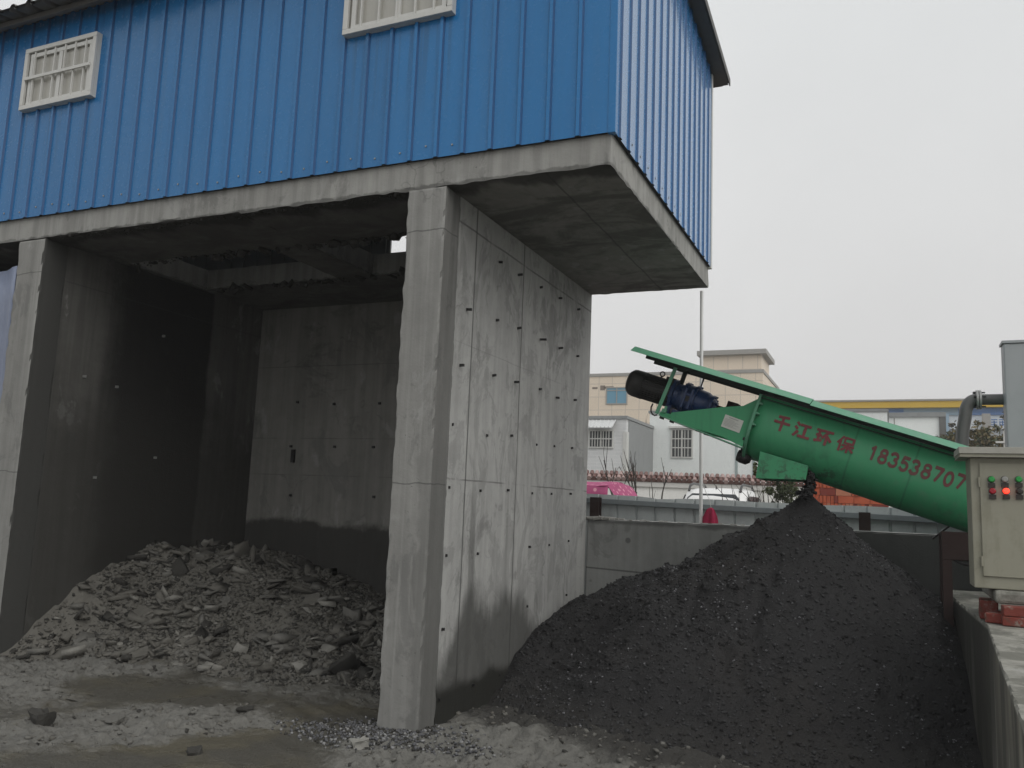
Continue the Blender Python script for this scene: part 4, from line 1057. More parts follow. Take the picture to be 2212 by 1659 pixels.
# supports on the low wall side, lower right
u, w_ = uw(2065, 1150)
pz = tp_(u, YFR, w_)
cpart('support_frame', MB().box(pz[0] - .1, pz[0] + .5, YT - .2, YT - .14, 1.3, 1.52).box(pz[0] - .1, pz[0] - .03, YT - .2, YT - .14, .2, 1.3).box(pz[0] - .1, pz[0] + .5, YT + .16, YT + .22, 1.28, 1.5).box(pz[0] - .1, pz[0] - .03, YT + .16, YT + .22, .2, 1.28), M_rust, bevel=.004)
a_ = on(2016, 1163, 1, 8.6); b_ = on(2047, 1139, 1, 8.3)
cpart('brace_rod', MB().tube([a_, b_, b_ + (b_ - a_) * .3], .009, 8), M_black)

# painted writing: strokes in a unit cell, thickened into ribbons on the trough side
def ribbon(mbx, pts, wd, place):
    P = [np.array(p, float) for p in pts]
    closed = len(P) > 3 and np.linalg.norm(P[0] - P[-1]) < 1e-6
    Q = [P[0]]
    for a, b in zip(P[:-1], P[1:]):
        n_ = max(1, int(np.linalg.norm(b - a) / .12))
        Q += [a + (b - a) * (k + 1) / n_ for k in range(n_)]
    vs = []
    for i in range(len(Q)):
        if closed and i in (0, len(Q) - 1): t = Q[1] - Q[-2]
        else: t = Q[min(i + 1, len(Q) - 1)] - Q[max(i - 1, 0)]
        t = t / np.linalg.norm(t); n_ = np.array([-t[1], t[0]]) * wd / 2 * random.uniform(.9, 1.08)
        e = t * wd * .25 * (0 if closed else (-1 if i == 0 else (1 if i == len(Q) - 1 else 0)))
        vs += [place(*(Q[i] + e + n_)), place(*(Q[i] + e - n_))]
    mbx.add(vs, [(2 * i, 2 * i + 2, 2 * i + 3, 2 * i + 1) for i in range(len(Q) - 1)])
def arc(cx, cy, rx, ry, a0, a1, n=12): return [(cx + rx * math.cos(t), cy + ry * math.sin(t)) for t in np.radians(np.linspace(a0, a1, n))]
GL = {
 'qian': [[(.22, .92), (.86, .98)], [(.02, .56), (.98, .56)], [(.52, .93), (.5, .02)]],
 'jiang': [[(.1, .95), (.24, .82)], [(.03, .66), (.16, .55)], [(.02, .05), (.22, .38)], [(.36, .86), (.96, .86)], [(.66, .84), (.66, .14)], [(.32, .1), (1.0, .1)]],
 'huan': [[(.02, .88), (.36, .88)], [(.05, .55), (.34, .55)], [(.2, .86), (.2, .2)], [(.0, .14), (.4, .24)], [(.44, .9), (1.0, .9)], [(.74, .88), (.44, .42)], [(.69, .6), (.69, .02)], [(.76, .52), (.98, .3)]],
 'bao': [[(.3, .98), (.02, .52)], [(.18, .68), (.18, .02)], [(.42, .94), (.94, .94)], [(.42, .94), (.42, .6)], [(.94, .94), (.94, .6)], [(.42, .6), (.94, .6)], [(.32, .42), (1.02, .42)], [(.67, .58), (.67, .0)], [(.62, .38), (.34, .1)], [(.72, .38), (1.02, .1)]],
 '1': [[(.3, .8), (.55, 1.0)], [(.55, 1.0), (.55, .0)]],
 '8': [arc(.5, .76, .3, .22, 0, 360, 15), arc(.5, .27, .36, .27, 0, 360, 15)],
 '3': [arc(.48, .76, .34, .23, 160, -80, 11), arc(.48, .27, .38, .27, 80, -160, 12)],
 '5': [[(.85, .98), (.3, .98)], [(.28, .98), (.24, .55)], arc(.48, .32, .36, .31, 130, -150, 12)],
 '7': [[(.12, .97), (.88, .97)], [(.86, .95), (.42, .0)]],
 '0': [arc(.5, .5, .36, .49, 0, 360, 18)],
}
def z2(x, y): return ((2900 + x / 4.148) / 1.7939, (1500 + y / 4.148) / 1.7939)
def z3(x, y): return ((3300 + x / 4.148) / 1.7939, (1500 + y / 4.148) / 1.7939)
def trough_pt(u, w_, lift=.0035):
    if w_ >= -HT: return tp_(u, YFR - lift, w_)
    t = min((-HT - w_) / RT, 1.5); return tp_(u, YT - (RT + lift) * math.cos(t), -HT - (RT + lift) * math.sin(t))
def glyph(key, centre, cw, ch, wd, mat, rot=0.0):
    cu, cwv = uw(*centre)
    g_ = MB()
    lift = [.003]
    def place(x, y):
        dx, dy = (x - .5) * cw, (y - .5) * ch
        dx, dy = dx * math.cos(rot) - dy * math.sin(rot), dx * math.sin(rot) + dy * math.cos(rot)
        return trough_pt(cu + dx, cwv + dy, lift[0])
    for st_ in GL[key]: ribbon(g_, st_, wd, place); lift[0] += .0009
    cpart('painted_character', g_, mat)
for key, c in (('qian', (540, 590)), ('jiang', (868, 700)), ('huan', (1210, 803)), ('bao', (1560, 925))):
    glyph(key, z2(*c), .13, .128, .18 if key != 'bao' else .14, M_redc)
for i, (ch_, c) in enumerate(zip('183538707', ((345, 1060), (508, 1118), (678, 1173), (850, 1238), (1018, 1292), (1205, 1355), (1385, 1405), (1560, 1480), (1750, 1520)))):
    glyph(ch_, z3(*c), .074, .108, .26, M_red, rot=-.04)

# ------------------------------------------------------------------ control cabinet
YCB = 6.1
c0 = on(2105, 1268, 1, YCB); c1 = on(2086, 988, 1, YCB)
cx0, cz0, cz1 = float(c0[0]), float(c0[2]) - .004, float(c1[2])
CBW, CBD = .62, .34
CB = thing('control_cabinet', 'dirty cream electrical cabinet with push buttons and a glowing red lamp', 'cabinet', (cx0 + CBW / 2, YCB + CBD / 2, cz0))
def kpart(name, mbx, mats, **kw): return build(name, mbx, mats, CB, **kw)
kpart('cabinet_body', MB().box(cx0, cx0 + CBW, YCB, YCB + CBD, cz0, cz1), M_cab, bevel=.006)
dz0, dz1 = cz0 + .075, cz1 - .035
door = kpart('door', MB().box(cx0 + .05, cx0 + CBW - .05, YCB - .014, YCB - .001, dz0, dz1), M_cab, bevel=.003)
for zz in (dz0 + .09, dz1 - .12):
    build('hinge', MB().tube([(cx0 + .046, YCB - .014, zz - .03), (cx0 + .046, YCB - .014, zz + .03)], .007, 8), M_cab, door)
kpart('cabinet_roof', MB().box(cx0 - .065, cx0 + CBW + .065, YCB - .07, YCB + CBD + .05, cz1 + .002, cz1 + .0).box(cx0 - .065, cx0 + CBW + .065, YCB - .07, YCB + CBD + .05, cz1 + .022, cz1 + .062), M_cabtop, bevel=.005)
kpart('roof_lip', MB().box(cx0 - .06, cx0 + CBW + .06, YCB - .06, YCB + CBD + .04, cz1 + .001, cz1 + .021), M_cab)
def zc(x, y): return ((3650 + x / 2.5535) / 1.7939, (1700 + y / 2.5523) / 1.7939)
def button(px, py, mat, kind):
    p = on(*zc(px, py), 1, YCB - .014); Y0 = YCB - .014
    b = kpart('push_button', MB().box(p[0] - .021, p[0] + .021, Y0 - .004, Y0 - .0002, p[2] - .05, p[2] - .014), M_pbgrey, bevel=.002, label=kind)
    build('button_collar', MB().lathe((p[0], Y0 - .0002, p[2]), (0, -1, 0), [(0, .021), (.008, .021), (.01, .017)], 20), M_pbdark, b)
    build('tag_plate', MB().box(p[0] - .02, p[0] + .02, Y0 - .012, Y0 - .0042, p[2] - .05, p[2] - .022), M_pbdark, b)
    h = build('button_cap', MB().lathe((p[0], Y0 - .01, p[2]), (0, -1, 0), [(0, .018), (.016, .018), (.021, .012)], 20), mat, b)
    return p, b
button(488, 403, M_pbgreen, 'green push button'); button(620, 403, M_pbgrey, 'grey selector switch'); button(757, 403, M_pbgreen, 'green push button')
button(498, 518, M_pbred, 'red push button'); p, b = button(632, 518, M_lit, 'glowing red lamp'); button(765, 520, M_pbdark, 'dark push button')
build('lamp_core', MB().lathe((p[0], YCB - .036, p[2]), (0, -1, 0), [(0, .009), (.004, .007)], 16), M_litcore, b)
# hanging black cable
pts = [on(px, py, 1, Y_) for px, py, Y_ in ((2038, 1160, 8.7), (2040, 1178, 8.6), (2050, 1195, 8.3), (2066, 1212, 8.0), (2085, 1221, 7.6), (2110, 1222, 7.2), (2140, 1218, 6.8), (2150, 1230, 6.46))]
o = build('cable', MB().tube(pts, .011, 8), M_black, loc=tuple(pts[0])); tag(o, 'sagging black cable running from the rusty frame to the cabinet', 'cable')

# ------------------------------------------------------------------ grey tank and its pipe
tx = float(on(2172, 850, 1, 8.6)[0])
TK = thing('steel_tank', 'tall pale grey steel tank wall at the right edge behind the cabinet', 'tank', (tx + 1.2, 9.7, 0))
build('tank_shell', MB().box(tx, tx + 2.4, 9.1 - .5, 8.8, 0, 3.2), M_tank, TK, bevel=.01)
build('tank_rim', MB().box(tx - .012, tx + 2.42, 8.588, 8.81, 3.202, 3.225), M_tank, TK)
build('wall_stiffener', MB().box(tx + .42, tx + .48, 8.55, 8.598, 0, 3.19).box(tx + 1.4, tx + 1.46, 8.55, 8.598, 0, 3.19), M_tank, TK)
PP = thing('elbow_pipe', 'grey steel pipe with bolted flange bending down from the tank', 'pipe', (tx - .25, 8.75, 2.0))
YP = 8.8
hz = float(on(2145, 863, 1, YP)[2]); xf = float(on(2114, 860, 1, YP)[0]); xv = float(on(2088, 925, 1, YP)[0])
build('pipe_run', MB().tube([(tx + .02, YP, hz), (xf, YP, hz)], .05, 20), M_pipe, PP)
el = [(xf, YP, hz)] + [(xf - .02 - (xf - xv - .0) * math.sin(t) * .85, YP, hz - .13 + .13 * math.cos(t)) for t in np.linspace(0, math.pi / 2, 10)]
xe = el[-1][0]
el += [(xe - .03, YP, hz - .3), (xe - .06, YP, hz - .7), (xe - .08, YP, hz - 1.1)]
build('pipe_elbow', MB().tube(el, [.055] * 9 + [.055] * (len(el) - 9), 20), M_pipe, PP)
fl = build('pipe_flange', MB().lathe((xf - .022, YP, hz), (1, 0, 0), [(0, .088), (.018, .088)], 28).lathe((xf + .002, YP, hz), (1, 0, 0), [(0, .088), (.018, .088)], 28), M_galv, PP)
for k in range(4):
    a = math.pi / 4 + k * math.pi / 2 + .5
    build('bolt', MB().lathe((xf - .045, YP + .07 * math.cos(a), hz + .07 * math.sin(a)), (1, 0, 0), [(0, .011), (.02, .011), (.021, .007), (.1, .007)], 6), M_black, fl)

# ------------------------------------------------------------------ things beyond the fence (ground there lies half a metre higher)
GZ0 = .5
M_tent = Mat('pink_floral_cloth'); _c = M_tent
_v = _c.ss(_c.vor(8), .3, .2)
M_tent = _c.out(_c.mix(_c.f('MULTIPLY', _v, .8), _c.mul((.37, .075, .175), _c.f('ADD', .75, _c.f('MULTIPLY', _c.noise(4, 4), .5))), (.7, .36, .42)), .95)
# pink cloth tent
def tent():
    z_ = 15.0
    def w3(px, py, Y): return on(px, py, 1, Y)
    xr = float(w3(1342, 1045, z_)[0]); zt = float(w3(1300, 1040, z_)[2])
    xe = float(w3(1378, 1072, z_)[0])
    mbx = MB(); nu, nv = 36, 16; V = []
    for i in range(nu):
        for j in range(nv):
            u = i / (nu - 1); v = j / (nv - 1)
            x = xr - 2.4 + 2.4 * u
            y = z_ + (v - .5) * 1.6
            sag = .012 * math.sin(u * 23 + v * 5)
            V.append((x, y + .01 * math.sin(u * 31), zt - .1 * abs(v - .5) * 2 - sag * .6))
    mbx.grid(V, nu, nv)
    # front curtain and sloping right end
    V = []
    for i in range(nu):
        for j in range(8):
            u = i / (nu - 1); v = j / 7
            x = xr - 2.4 + 2.4 * u
            V.append((x, z_ - .8 - .03 * math.sin(u * 40) * v - .1 * v, zt - .1 - .01 * math.sin(u * 9) - 1.3 * v))
    mbx.grid(V, nu, 8)
    V = []
    for i in range(14):
        for j in range(12):
            u = i / 13; v = j / 11
            y = z_ - .8 + 1.6 * u
            zz0 = zt - .1 * abs(u - .5) * 2
            V.append((xr + (xe - xr) * v * 1.8, y, zz0 - .8 * v + .015 * math.sin(9 * u + 5 * v)))
    mbx.grid(V, 14, 12, 0, False)
    T = thing('cloth_tent', 'pink floral cloth canopy behind the fence beside the concrete bay', 'canopy', (xr - 1.2, z_, GZ0))
    o = build('canopy_cloth', mbx, M_tent, T); s_ = o.modifiers.new('t', 'SOLIDIFY'); s_.thickness = .005
    for dx in (.05, 2.35):
        for dy in (-.75, .75): build('tent_pole', MB().tube([(xr - dx, z_ + dy, GZ0), (xr - dx, z_ + dy, zt - .3)], .018, 8), M_galv, T)
tent()

# white car seen from behind
def car():
    Yr = 20.0
    a = on(1478, 1072, 1, Yr); b = on(1598, 1074, 1, Yr); t = on(1540, 1053, 1, Yr + .6)
    cxm = (a[0] + b[0]) / 2; ztop = float(t[2])
    hw = .9
    C_ = thing('parked_car', 'white estate car with dark roof rails parked behind the fence', 'car', (cxm, Yr + 2.1, GZ0))
    z0 = GZ0
    M_cw = paint('white_car_paint', (.8, .8, .79), .25, .03); M_glass = flat('dark_car_glass', (.03, .035, .04), .08); M_tyre = flat('tyre', (.015, .015, .015), .8); M_railm = flat('grey_rail', (.05, .05, .05), .4)
    # cross-sections along y: (y, half width low, half width roof, z shoulder, z roof)
    secs = [(0, .8, .55, .95, 1.0), (.06, .88, .62, 1.0, 1.32), (.35, .9, .655, 1.02, 1.56), (.8, .9, .665, 1.02, 1.63), (1.9, .9, .67, 1.0, 1.66), (2.6, .9, .66, .98, 1.6), (3.3, .9, .62, .95, 1.1), (4.1, .84, .55, .85, .9), (4.35, .76, .45, .6, .65)]
    k = (ztop - z0) / 1.655
    rings = []
    for (y, wl, wr, zs, zr) in secs:
        pts_ = [(-wl, .3), (-wl, zs * .75), (-wl * .97, zs), (-wr - .05, (zs + zr * 2) / 3 if zr > zs + .15 else zs + .01), (-wr + .02, zr - .03 if zr > zs + .15 else zs + .02), (-wr * .75, zr + .005), (0, zr + .02)]
        pts_ = pts_ + [(-x, z) for x, z in pts_[-2::-1]]
        rings.append([(cxm + x, Yr + y, z0 + z * k) for x, z in pts_])
    n_ = len(rings[0]); mbx = MB()
    vs = [p for r_ in rings for p in r_]
    fs = [(i * n_ + j, i * n_ + j + 1, (i + 1) * n_ + j + 1, (i + 1) * n_ + j) for i in range(len(rings) - 1) for j in range(n_ - 1)]
    fs += [tuple(range(n_)), tuple(range((len(rings) - 1) * n_, len(rings) * n_))[::-1]] + [(i * n_ + n_ - 1, i * n_, (i + 1) * n_, (i + 1) * n_ + n_ - 1) for i in range(len(rings) - 1)]
    mbx.add(vs, fs, 0, True)
    body = build('car_body', mbx, M_cw, C_)
    # rear window
    rw_ = MB().prism([(cxm - .62, Yr - .012, z0 + 1.0 * k), (cxm + .62, Yr - .012, z0 + 1.0 * k), (cxm + .6, Yr + .15, z0 + 1.4 * k), (cxm + .5, Yr + .24, z0 + 1.5 * k), (cxm - .5, Yr + .24, z0 + 1.5 * k), (cxm - .6, Yr + .15, z0 + 1.4 * k)], (0, .03, .0))
    build('rear_window', rw_, M_glass, C_)
    for s in (-1, 1):
        sw = MB().prism([(cxm + s * .885, Yr + .4, z0 + 1.05 * k), (cxm + s * .885, Yr + 2.9, z0 + 1.03 * k), (cxm + s * .74, Yr + 2.35, z0 + 1.48 * k), (cxm + s * .74, Yr + .6, z0 + 1.47 * k)], (s * .012, 0, .006))
        build('side_window', sw, M_glass, C_)
        rl_ = [(cxm + s * .6, Yr + .35, z0 + 1.56 * k), (cxm + s * .6, Yr + .48, z0 + 1.68 * k), (cxm + s * .59, Yr + .8, z0 + 1.74 * k), (cxm + s * .59, Yr + 2.2, z0 + 1.74 * k), (cxm + s * .58, Yr + 2.5, z0 + 1.63 * k)]
        build('roof_rail', MB().tube(rl_, .03, 8), M_railm, C_)
        for y in (.75, 3.4):
            wv = build('wheel', MB().lathe((cxm + s * .78, Yr + y, z0 + .33), (s, 0, 0), [(0, .2), (0, .33), (.15, .33), (.17, .24), (.172, .0)], 28), M_tyre, C_)
            build('rim', MB().lathe((cxm + s * .94, Yr + y, z0 + .33), (s, 0, 0), [(0, .21), (.015, .2), (.02, .05)], 20), M_galv, wv)
        build('tail_light', MB().obox((cxm + s * .8, Yr + .02, z0 + .92), ((1, 0, 0), (0, 1, 0), (0, 0, 1)), (.07, .04, .13)), M_pbred, C_, bevel=.02)
    build('roof_antenna', MB().prism([(cxm - .01, Yr + .55, z0 + 1.6 * k), (cxm - .01, Yr + .75, z0 + 1.62 * k), (cxm - .01, Yr + .56, z0 + 1.7 * k)], (.02, 0, 0)), M_railm, C_)
    build('rear_bumper', MB().box(cxm - .85, cxm + .85, Yr - .1, Yr + .05, z0 + .35, z0 + .6), M_cw, C_, bevel=.04)
car()

# tile-capped boundary wall
M_plaster = paint('pale_plaster', (.8, .795, .76), .8, .06, dirt=.2, dirtcol=(.36, .35, .33))
M_tile = paint('brown_red_roof_tile', (.15, .075, .062), .5, .35)
M_tile2 = paint('weathered_pinkish_tile', (.36, .25, .23), .5, .2)
zt = 2.5
pa = on(1268, 1037, 2, zt); pb = on(1640, 1049, 2, zt)
dirw = (pb - pa) / np.linalg.norm(pb - pa); nrm = np.array([dirw[1], -dirw[0], 0])
A0 = pa - dirw * 8; L_ = 16 + np.linalg.norm(pb - pa)
TW = thing('boundary_wall', 'long white plaster wall capped with brown roof tiles, behind the car', 'wall', tuple((pa + pb) / 2 * np.array([1, 1, 0]) + np.array([0, 0, GZ0])))
def wbox(mbx, s0, s1, n0, n1, z0, z1, mi=0):
    mbx.prism([A0 + dirw * s + nrm * n_ + np.array([0, 0, z0 - A0[2]]) for s, n_ in ((s0, n0), (s1, n0), (s1, n1), (s0, n1))], (0, 0, z1 - z0), mi)
wm = MB(); wbox(wm, 0, L_, -.24, 0, GZ0 - .2, zt - .16); build('wall_body', wm, M_plaster, TW)
wm = MB(); wbox(wm, 0, L_, -.3, .08, zt - .158, zt); build('wall_coping', wm, paint('white_coping', (.6, .59, .56), .8, .05), TW)
tl = MB(); s = 0
while s < L_:
    for row in range(2):
        z0 = zt + .01 + row * .11; n0 = .16 - row * .14
        c = A0 + dirw * (s + .06 * row) + nrm * n0 + np.array([0, 0, z0 + .06 - A0[2]])
        e = c - nrm * .2 + np.array([0, 0, .12])
        tl.tube([c, e], [.075, .068], 8, True, 1 if random.random() < .3 else 0)
    s += .165
wbx = MB(); wbox(wbx, 0, L_, -.2, .1, zt + .001, zt + .09)
build('tile_course', tl, [M_tile, M_tile2], TW); build('tile_bed', wbx, M_tile, TW)

# windows for far buildings
M_wglass = flat('far_dark_glass', (.05, .055, .055), .1)
M_wblue = flat('far_blue_glass', (.12, .3, .42), .15)
def far_window(bld, x0, x1, y, z0, z1, vb, hb, frame, glass, name='window', fw=.06, mull=2):
    f_ = MB().box(x0 - fw, x1 + fw, y - .06, y - .002, z0 - fw, z0).box(x0 - fw, x1 + fw, y - .06, y - .002, z1, z1 + fw).box(x0 - fw, x0, y - .06, y - .002, z0, z1).box(x1, x1 + fw, y - .06, y - .002, z0, z1)
    for k in range(1, mull): xm = x0 + (x1 - x0) * k / mull; f_.box(xm - .035, xm + .035, y - .055, y - .002, z0, z1)
    w_ = build(name, f_, frame, bld)
    build('pane', MB().box(x0, x1, y - .02, y - .001, z0, z1), glass, w_)
    if vb or hb:
        g_ = MB()
        for k in range(1, vb): xx = x0 + (x1 - x0) * k / vb; g_.box(xx - .014, xx + .014, y - .1, y - .08, z0, z1)
        for k in range(1, hb): zz = z0 + (z1 - z0) * k / hb; g_.box(x0, x1, y - .105, y - .102, zz - .022, zz + .022)
        build('security_bars', g_, frame, w_)
    return w_
# grey brick house
M_gbrick = Mat('grey_thin_brick'); _c = M_gbrick
_b = _c.n('ShaderNodeTexBrick'); _c.set(_b.inputs['Vector'], _c.n('ShaderNodeTexCoord').outputs['Object'])
_sp = _c.n('ShaderNodeSeparateXYZ'); _c.set(_sp.inputs[0], _c.pos); _cb = _c.n('ShaderNodeCombineXYZ'); _c.set(_cb.inputs[0], _c.f('ADD', _sp.outputs[0], _sp.outputs[1])); _c.set(_cb.inputs[1], _sp.outputs[2]); _c.set(_b.inputs['Vector'], _cb.outputs[0])
_b.inputs['Scale'].default_value = 1; _b.inputs['Brick Width'].default_value = .5; _b.inputs['Row Height'].default_value = .14; _b.inputs['Mortar Size'].default_value = .012
_b.inputs['Color1'].default_value = (.66, .67, .67, 1); _b.inputs['Color2'].default_value = (.6, .61, .61, 1); _b.inputs['Mortar'].default_value = (.7, .7, .7, 1)
M_gbrick = _c.out(_b.outputs[0], .8)
M_greyside = paint('grey_rendered_wall', (.26, .27, .27), .8, .08, dirt=.2)
YG = 32.0
gp = on(1353, 905, 1, YG); gx1 = float(gp[0]); gzt = float(gp[2])
GH = thing('brick_house', 'small grey brick house with a barred window and white awning', 'building', (gx1 - 2, YG + 2, GZ0))
yd = float(on(1405, 930, 0, gx1)[1])
build('wall', MB().box(gx1 - 5, gx1, YG, yd + 1.5, 0, gzt), [M_gbrick], GH)
build('side_render', MB().box(gx1 + .002, gx1 + .03, YG + .3, yd + 1.5, 0, gzt - .02), M_greyside, GH)
build('corner_trim', MB().box(gx1 - .12, gx1 + .036, YG - .03, YG + .295, .5, gzt - .5), M_white, GH)
build('parapet', MB().box(gx1 - 5.05, gx1 + .06, YG - .06, yd + 1.5, gzt + .002, gzt + .12), M_greyside, GH)
wa = on(1274, 925, 1, YG); wb = on(1325, 968, 1, YG)
far_window(GH, float(wa[0]) + .03, float(wb[0]) - .05, YG, float(wb[2]) + .05, float(wa[2]) - .12, 8, 2, M_white, M_wglass, mull=2)
aw = MB(); x0, x1 = float(wa[0]) - .15, float(wb[0]) + .1; zz = float(wa[2]) + .08
for k in range(8):
    xa = x0 + (x1 - x0) * k / 8; xb = x0 + (x1 - x0) * (k + 1) / 8
    aw.prism([(xa, YG - .5, zz - .12), (xb - .03, YG - .5, zz - .12), (xb - .03, YG - .02, zz + .22), (xa, YG - .02, zz + .22)], (0, 0, .03)); aw.prism([(xb - .03, YG - .5, zz - .09), (xb, YG - .5, zz - .09), (xb, YG - .02, zz + .25), (xb - .03, YG - .02, zz + .25)], (0, 0, .03))
build('awning', aw, paint('white_awning', (.62, .63, .63), .5), GH)
# white house to its right
YW = yd + .4
wx0 = float(on(1403, 940, 1, YW)[0]); wzt = float(on(1420, 893, 1, YW)[2])
M_wwall = paint('white_green_render', (.8, .83, .815), .75, .05, dirt=.15, dirtcol=(.38, .4, .4))
WH = thing('white_house', 'pale white rendered house with a tall barred window', 'building', (wx0 + 4, YW + 3, GZ0))
build('wall', MB().box(wx0, wx0 + 9.5, YW, YW + 7, 0, wzt), M_wwall, WH)
build('parapet', MB().box(wx0 - .05, wx0 + 9.55, YW - .05, YW + 7, wzt + .002, wzt + .12), M_greyside, WH)
a = on(1453, 929, 1, YW); b = on(1494, 987, 1, YW)
far_window(WH, float(a[0]), float(b[0]), YW, float(b[2]), float(a[2]), 6, 3, M_white, M_wglass, mull=2)
build('window_canopy', MB().box(float(a[0]) - .15, float(b[0]) + .15, YW - .16, YW - .002, float(a[2]) + .065, float(a[2]) + .15), M_white, WH)
sm_ = MB()
for px in (1591, 1628): xx = float(on(px, 960, 1, YW)[0]); sm_.box(xx - .05, xx + .05, YW - .03, YW - .002, 0, wzt - .1)
build('drain_pipe', sm_, paint('grey_blue_pipe', (.3, .36, .36), .6), WH)
# beige tiled building with stair tower
def tiled(name, c1, c2, grout, sx, sz):
    m = Mat(name); sp_ = m.n('ShaderNodeSeparateXYZ'); m.set(sp_.inputs[0], m.pos)
    cb_ = m.n('ShaderNodeCombineXYZ'); m.set(cb_.inputs[0], m.f('ADD', sp_.outputs[0], sp_.outputs[1])); m.set(cb_.inputs[1], sp_.outputs[2])
    b_ = m.n('ShaderNodeTexBrick'); b_.offset = 0; m.set(b_.inputs['Vector'], cb_.outputs[0]); b_.inputs['Scale'].default_value = 1
    b_.inputs['Brick Width'].default_value = sx; b_.inputs['Row Height'].default_value = sz; b_.inputs['Mortar Size'].default_value = .03
    b_.inputs['Color1'].default_value = (*c1, 1); b_.inputs['Color2'].default_value = (*c2, 1); b_.inputs['Mortar'].default_value = (*grout, 1)
    return m.out(m.mul(b_.outputs[0], m.f('ADD', .9, m.f('MULTIPLY', m.noise(.6, 4), .2))), .6)
M_beige = tiled('beige_wall_tile', (.78, .67, .54), (.75, .64, .51), (.6, .52, .43), 1.0, .95)
M_conc = paint('grey_concrete_trim', (.33, .32, .3), .8, .1)
YBG = 58.0
bzt = float(on(1400, 811, 1, YBG)[2]); bxr = float(on(1648, 830, 1, YBG)[0])
BG = thing('tiled_building', 'beige tiled building with a blue window and flat-roofed stair tower', 'building', (-14, YBG + 5, GZ0))
build('wall', MB().box(-30, bxr, YBG, YBG + 9, 0, bzt), M_beige, BG)
build('parapet', MB().box(-30.05, bxr + .06, YBG - .06, YBG + 9, bzt + .003, bzt + .22), M_conc, BG)
a = on(1312, 839, 1, YBG); b = on(1353, 871, 1, YBG)
far_window(BG, float(a[0]), float(b[0]), YBG, float(b[2]), float(a[2]), 0, 0, M_conc, M_wblue, fw=.08, mull=2)
build('window_transom', MB().box(float(a[0]), float(b[0]), YBG - .05, YBG - .022, float(b[2]) + .9, float(b[2]) + .97), M_conc, BG)
ta = on(1517, 770, 1, YBG + 1.0); tb_ = on(1645, 766, 1, YBG + 1.0); tzt = float(ta[2])
tw = build('stair_tower', MB().box(float(ta[0]), float(tb_[0]), YBG + 1.0, YBG + 5, bzt + .23, tzt), M_beige, BG)
build('tower_roof', MB().box(float(ta[0]) - .3, float(tb_[0]) + .35, YBG + .6, YBG + 5.4, tzt + .003, tzt + .33), M_conc, tw)
build('tower_window', MB().box(float(tb_[0]) + .002, float(tb_[0]) + .03, YBG + 2.2, YBG + 3.4, tzt - 2.9, tzt - 1.4), M_wglass, tw)
st_ = MB()
for x, z_, w_, h_ in ((-18.9, bzt - 1.0, .35, .35), (-18.6, bzt - .9, .7, .18), (-17.4, bzt - 1.7, .3, .22), (-19.5, bzt - .9, .4, .14)):
    st_.box(x, x + w_, YBG - .012, YBG - .002, z_, z_ + h_)
build('missing_tile', st_, paint('bare_render', (.22, .18, .15), .9), BG)
# factory with yellow fascia
YY = 75.0
fzt = float(on(2000, 868, 1, YY)[2]); fz1 = float(on(2000, 882, 1, YY)[2]); fz2 = float(on(2000, 897, 1, YY)[2])
M_yel = paint('yellow_fascia', (.62, .4, .02), .5, .05); M_bl1 = paint('pale_blue_panel', (.27, .38, .48), .5, .06); M_bl2 = paint('strong_blue_panel', (.09, .2, .46), .5, .06)
FB = thing('factory_building', 'long factory with yellow roof fascia above blue and pale panels', 'building', (5, YY + 6, GZ0))
build('wall', MB().box(-14, 34, YY + .1, YY + 14, 0, fz2 - .004), paint('pale_factory_wall', (.66, .7, .74), .6, .05), FB)
build('yellow_fascia', MB().box(-14.2, 34.2, YY - .6, YY + 14, fz1, fzt), M_yel, FB)
build('fascia_cap', MB().box(-14.3, 34.3, YY - .7, YY + 14, fzt + .003, fzt + .14), M_conc, FB)
xs = [float(on(px, 889, 1, YY)[0]) for px in (1700, 1805, 1850, 1952, 2070, 2150, 2300)]
for i in range(6): build('blue_panel', MB().box(xs[i] + .004, xs[i + 1], YY - .05, YY + .098, fz2, fz1 - .003), (M_bl1, M_bl1, M_bl2, M_bl1, M_bl2, M_bl2)[i] if i != 1 else M_bl1, FB)
for px in (2041, 2130, 2215):
    xx = float(on(px, 920, 1, YY - .5)[0]); build('column', MB().box(xx - .28, xx + .28, YY - 1.0, YY - .62, 0, fz2), M_bl1 if px == 2041 else M_conc, FB)
a = on(2050, 908, 1, YY); b = on(2132, 928, 1, YY)
build('white_board', MB().box(float(a[0]), float(b[0]) + 6, YY - .3, YY + .098, float(b[2]), float(a[2])), paint('white_board', (.66, .7, .74), .5, .04), FB)
lt = MB(); zt0 = float(on(2165, 906, 1, YY - .4)[2]); xx = float(on(2141, 906, 1, YY - .4)[0])
for r_ in range(2):
    x = xx + r_ * 1.1
    for k in range(7):
        zc0 = zt0 - r_ * .75
        for dx, dz, w_, h_ in ((0, 0, .42, .07), (0, -.2, .42, .07), (.17, -.3, .08, .42), (0, -.4, .42, .06), (0, -.3, .06, .35))[:4 + k % 2]:
            lt.box(x + dx, x + dx + w_, YY - .33, YY - .302, zc0 + dz - h_ / 2, zc0 + dz + h_ / 2)
        x += .56
build('board_lettering', lt, M_bl2, FB)
build('blue_door', MB().box(float(on(2043, 940, 1, YY)[0]), float(on(2085, 940, 1, YY)[0]), YY - .2, YY + .098, 0, float(on(2060, 933, 1, YY)[2])), paint('deep_blue_door', (.03, .13, .3), .5), FB)
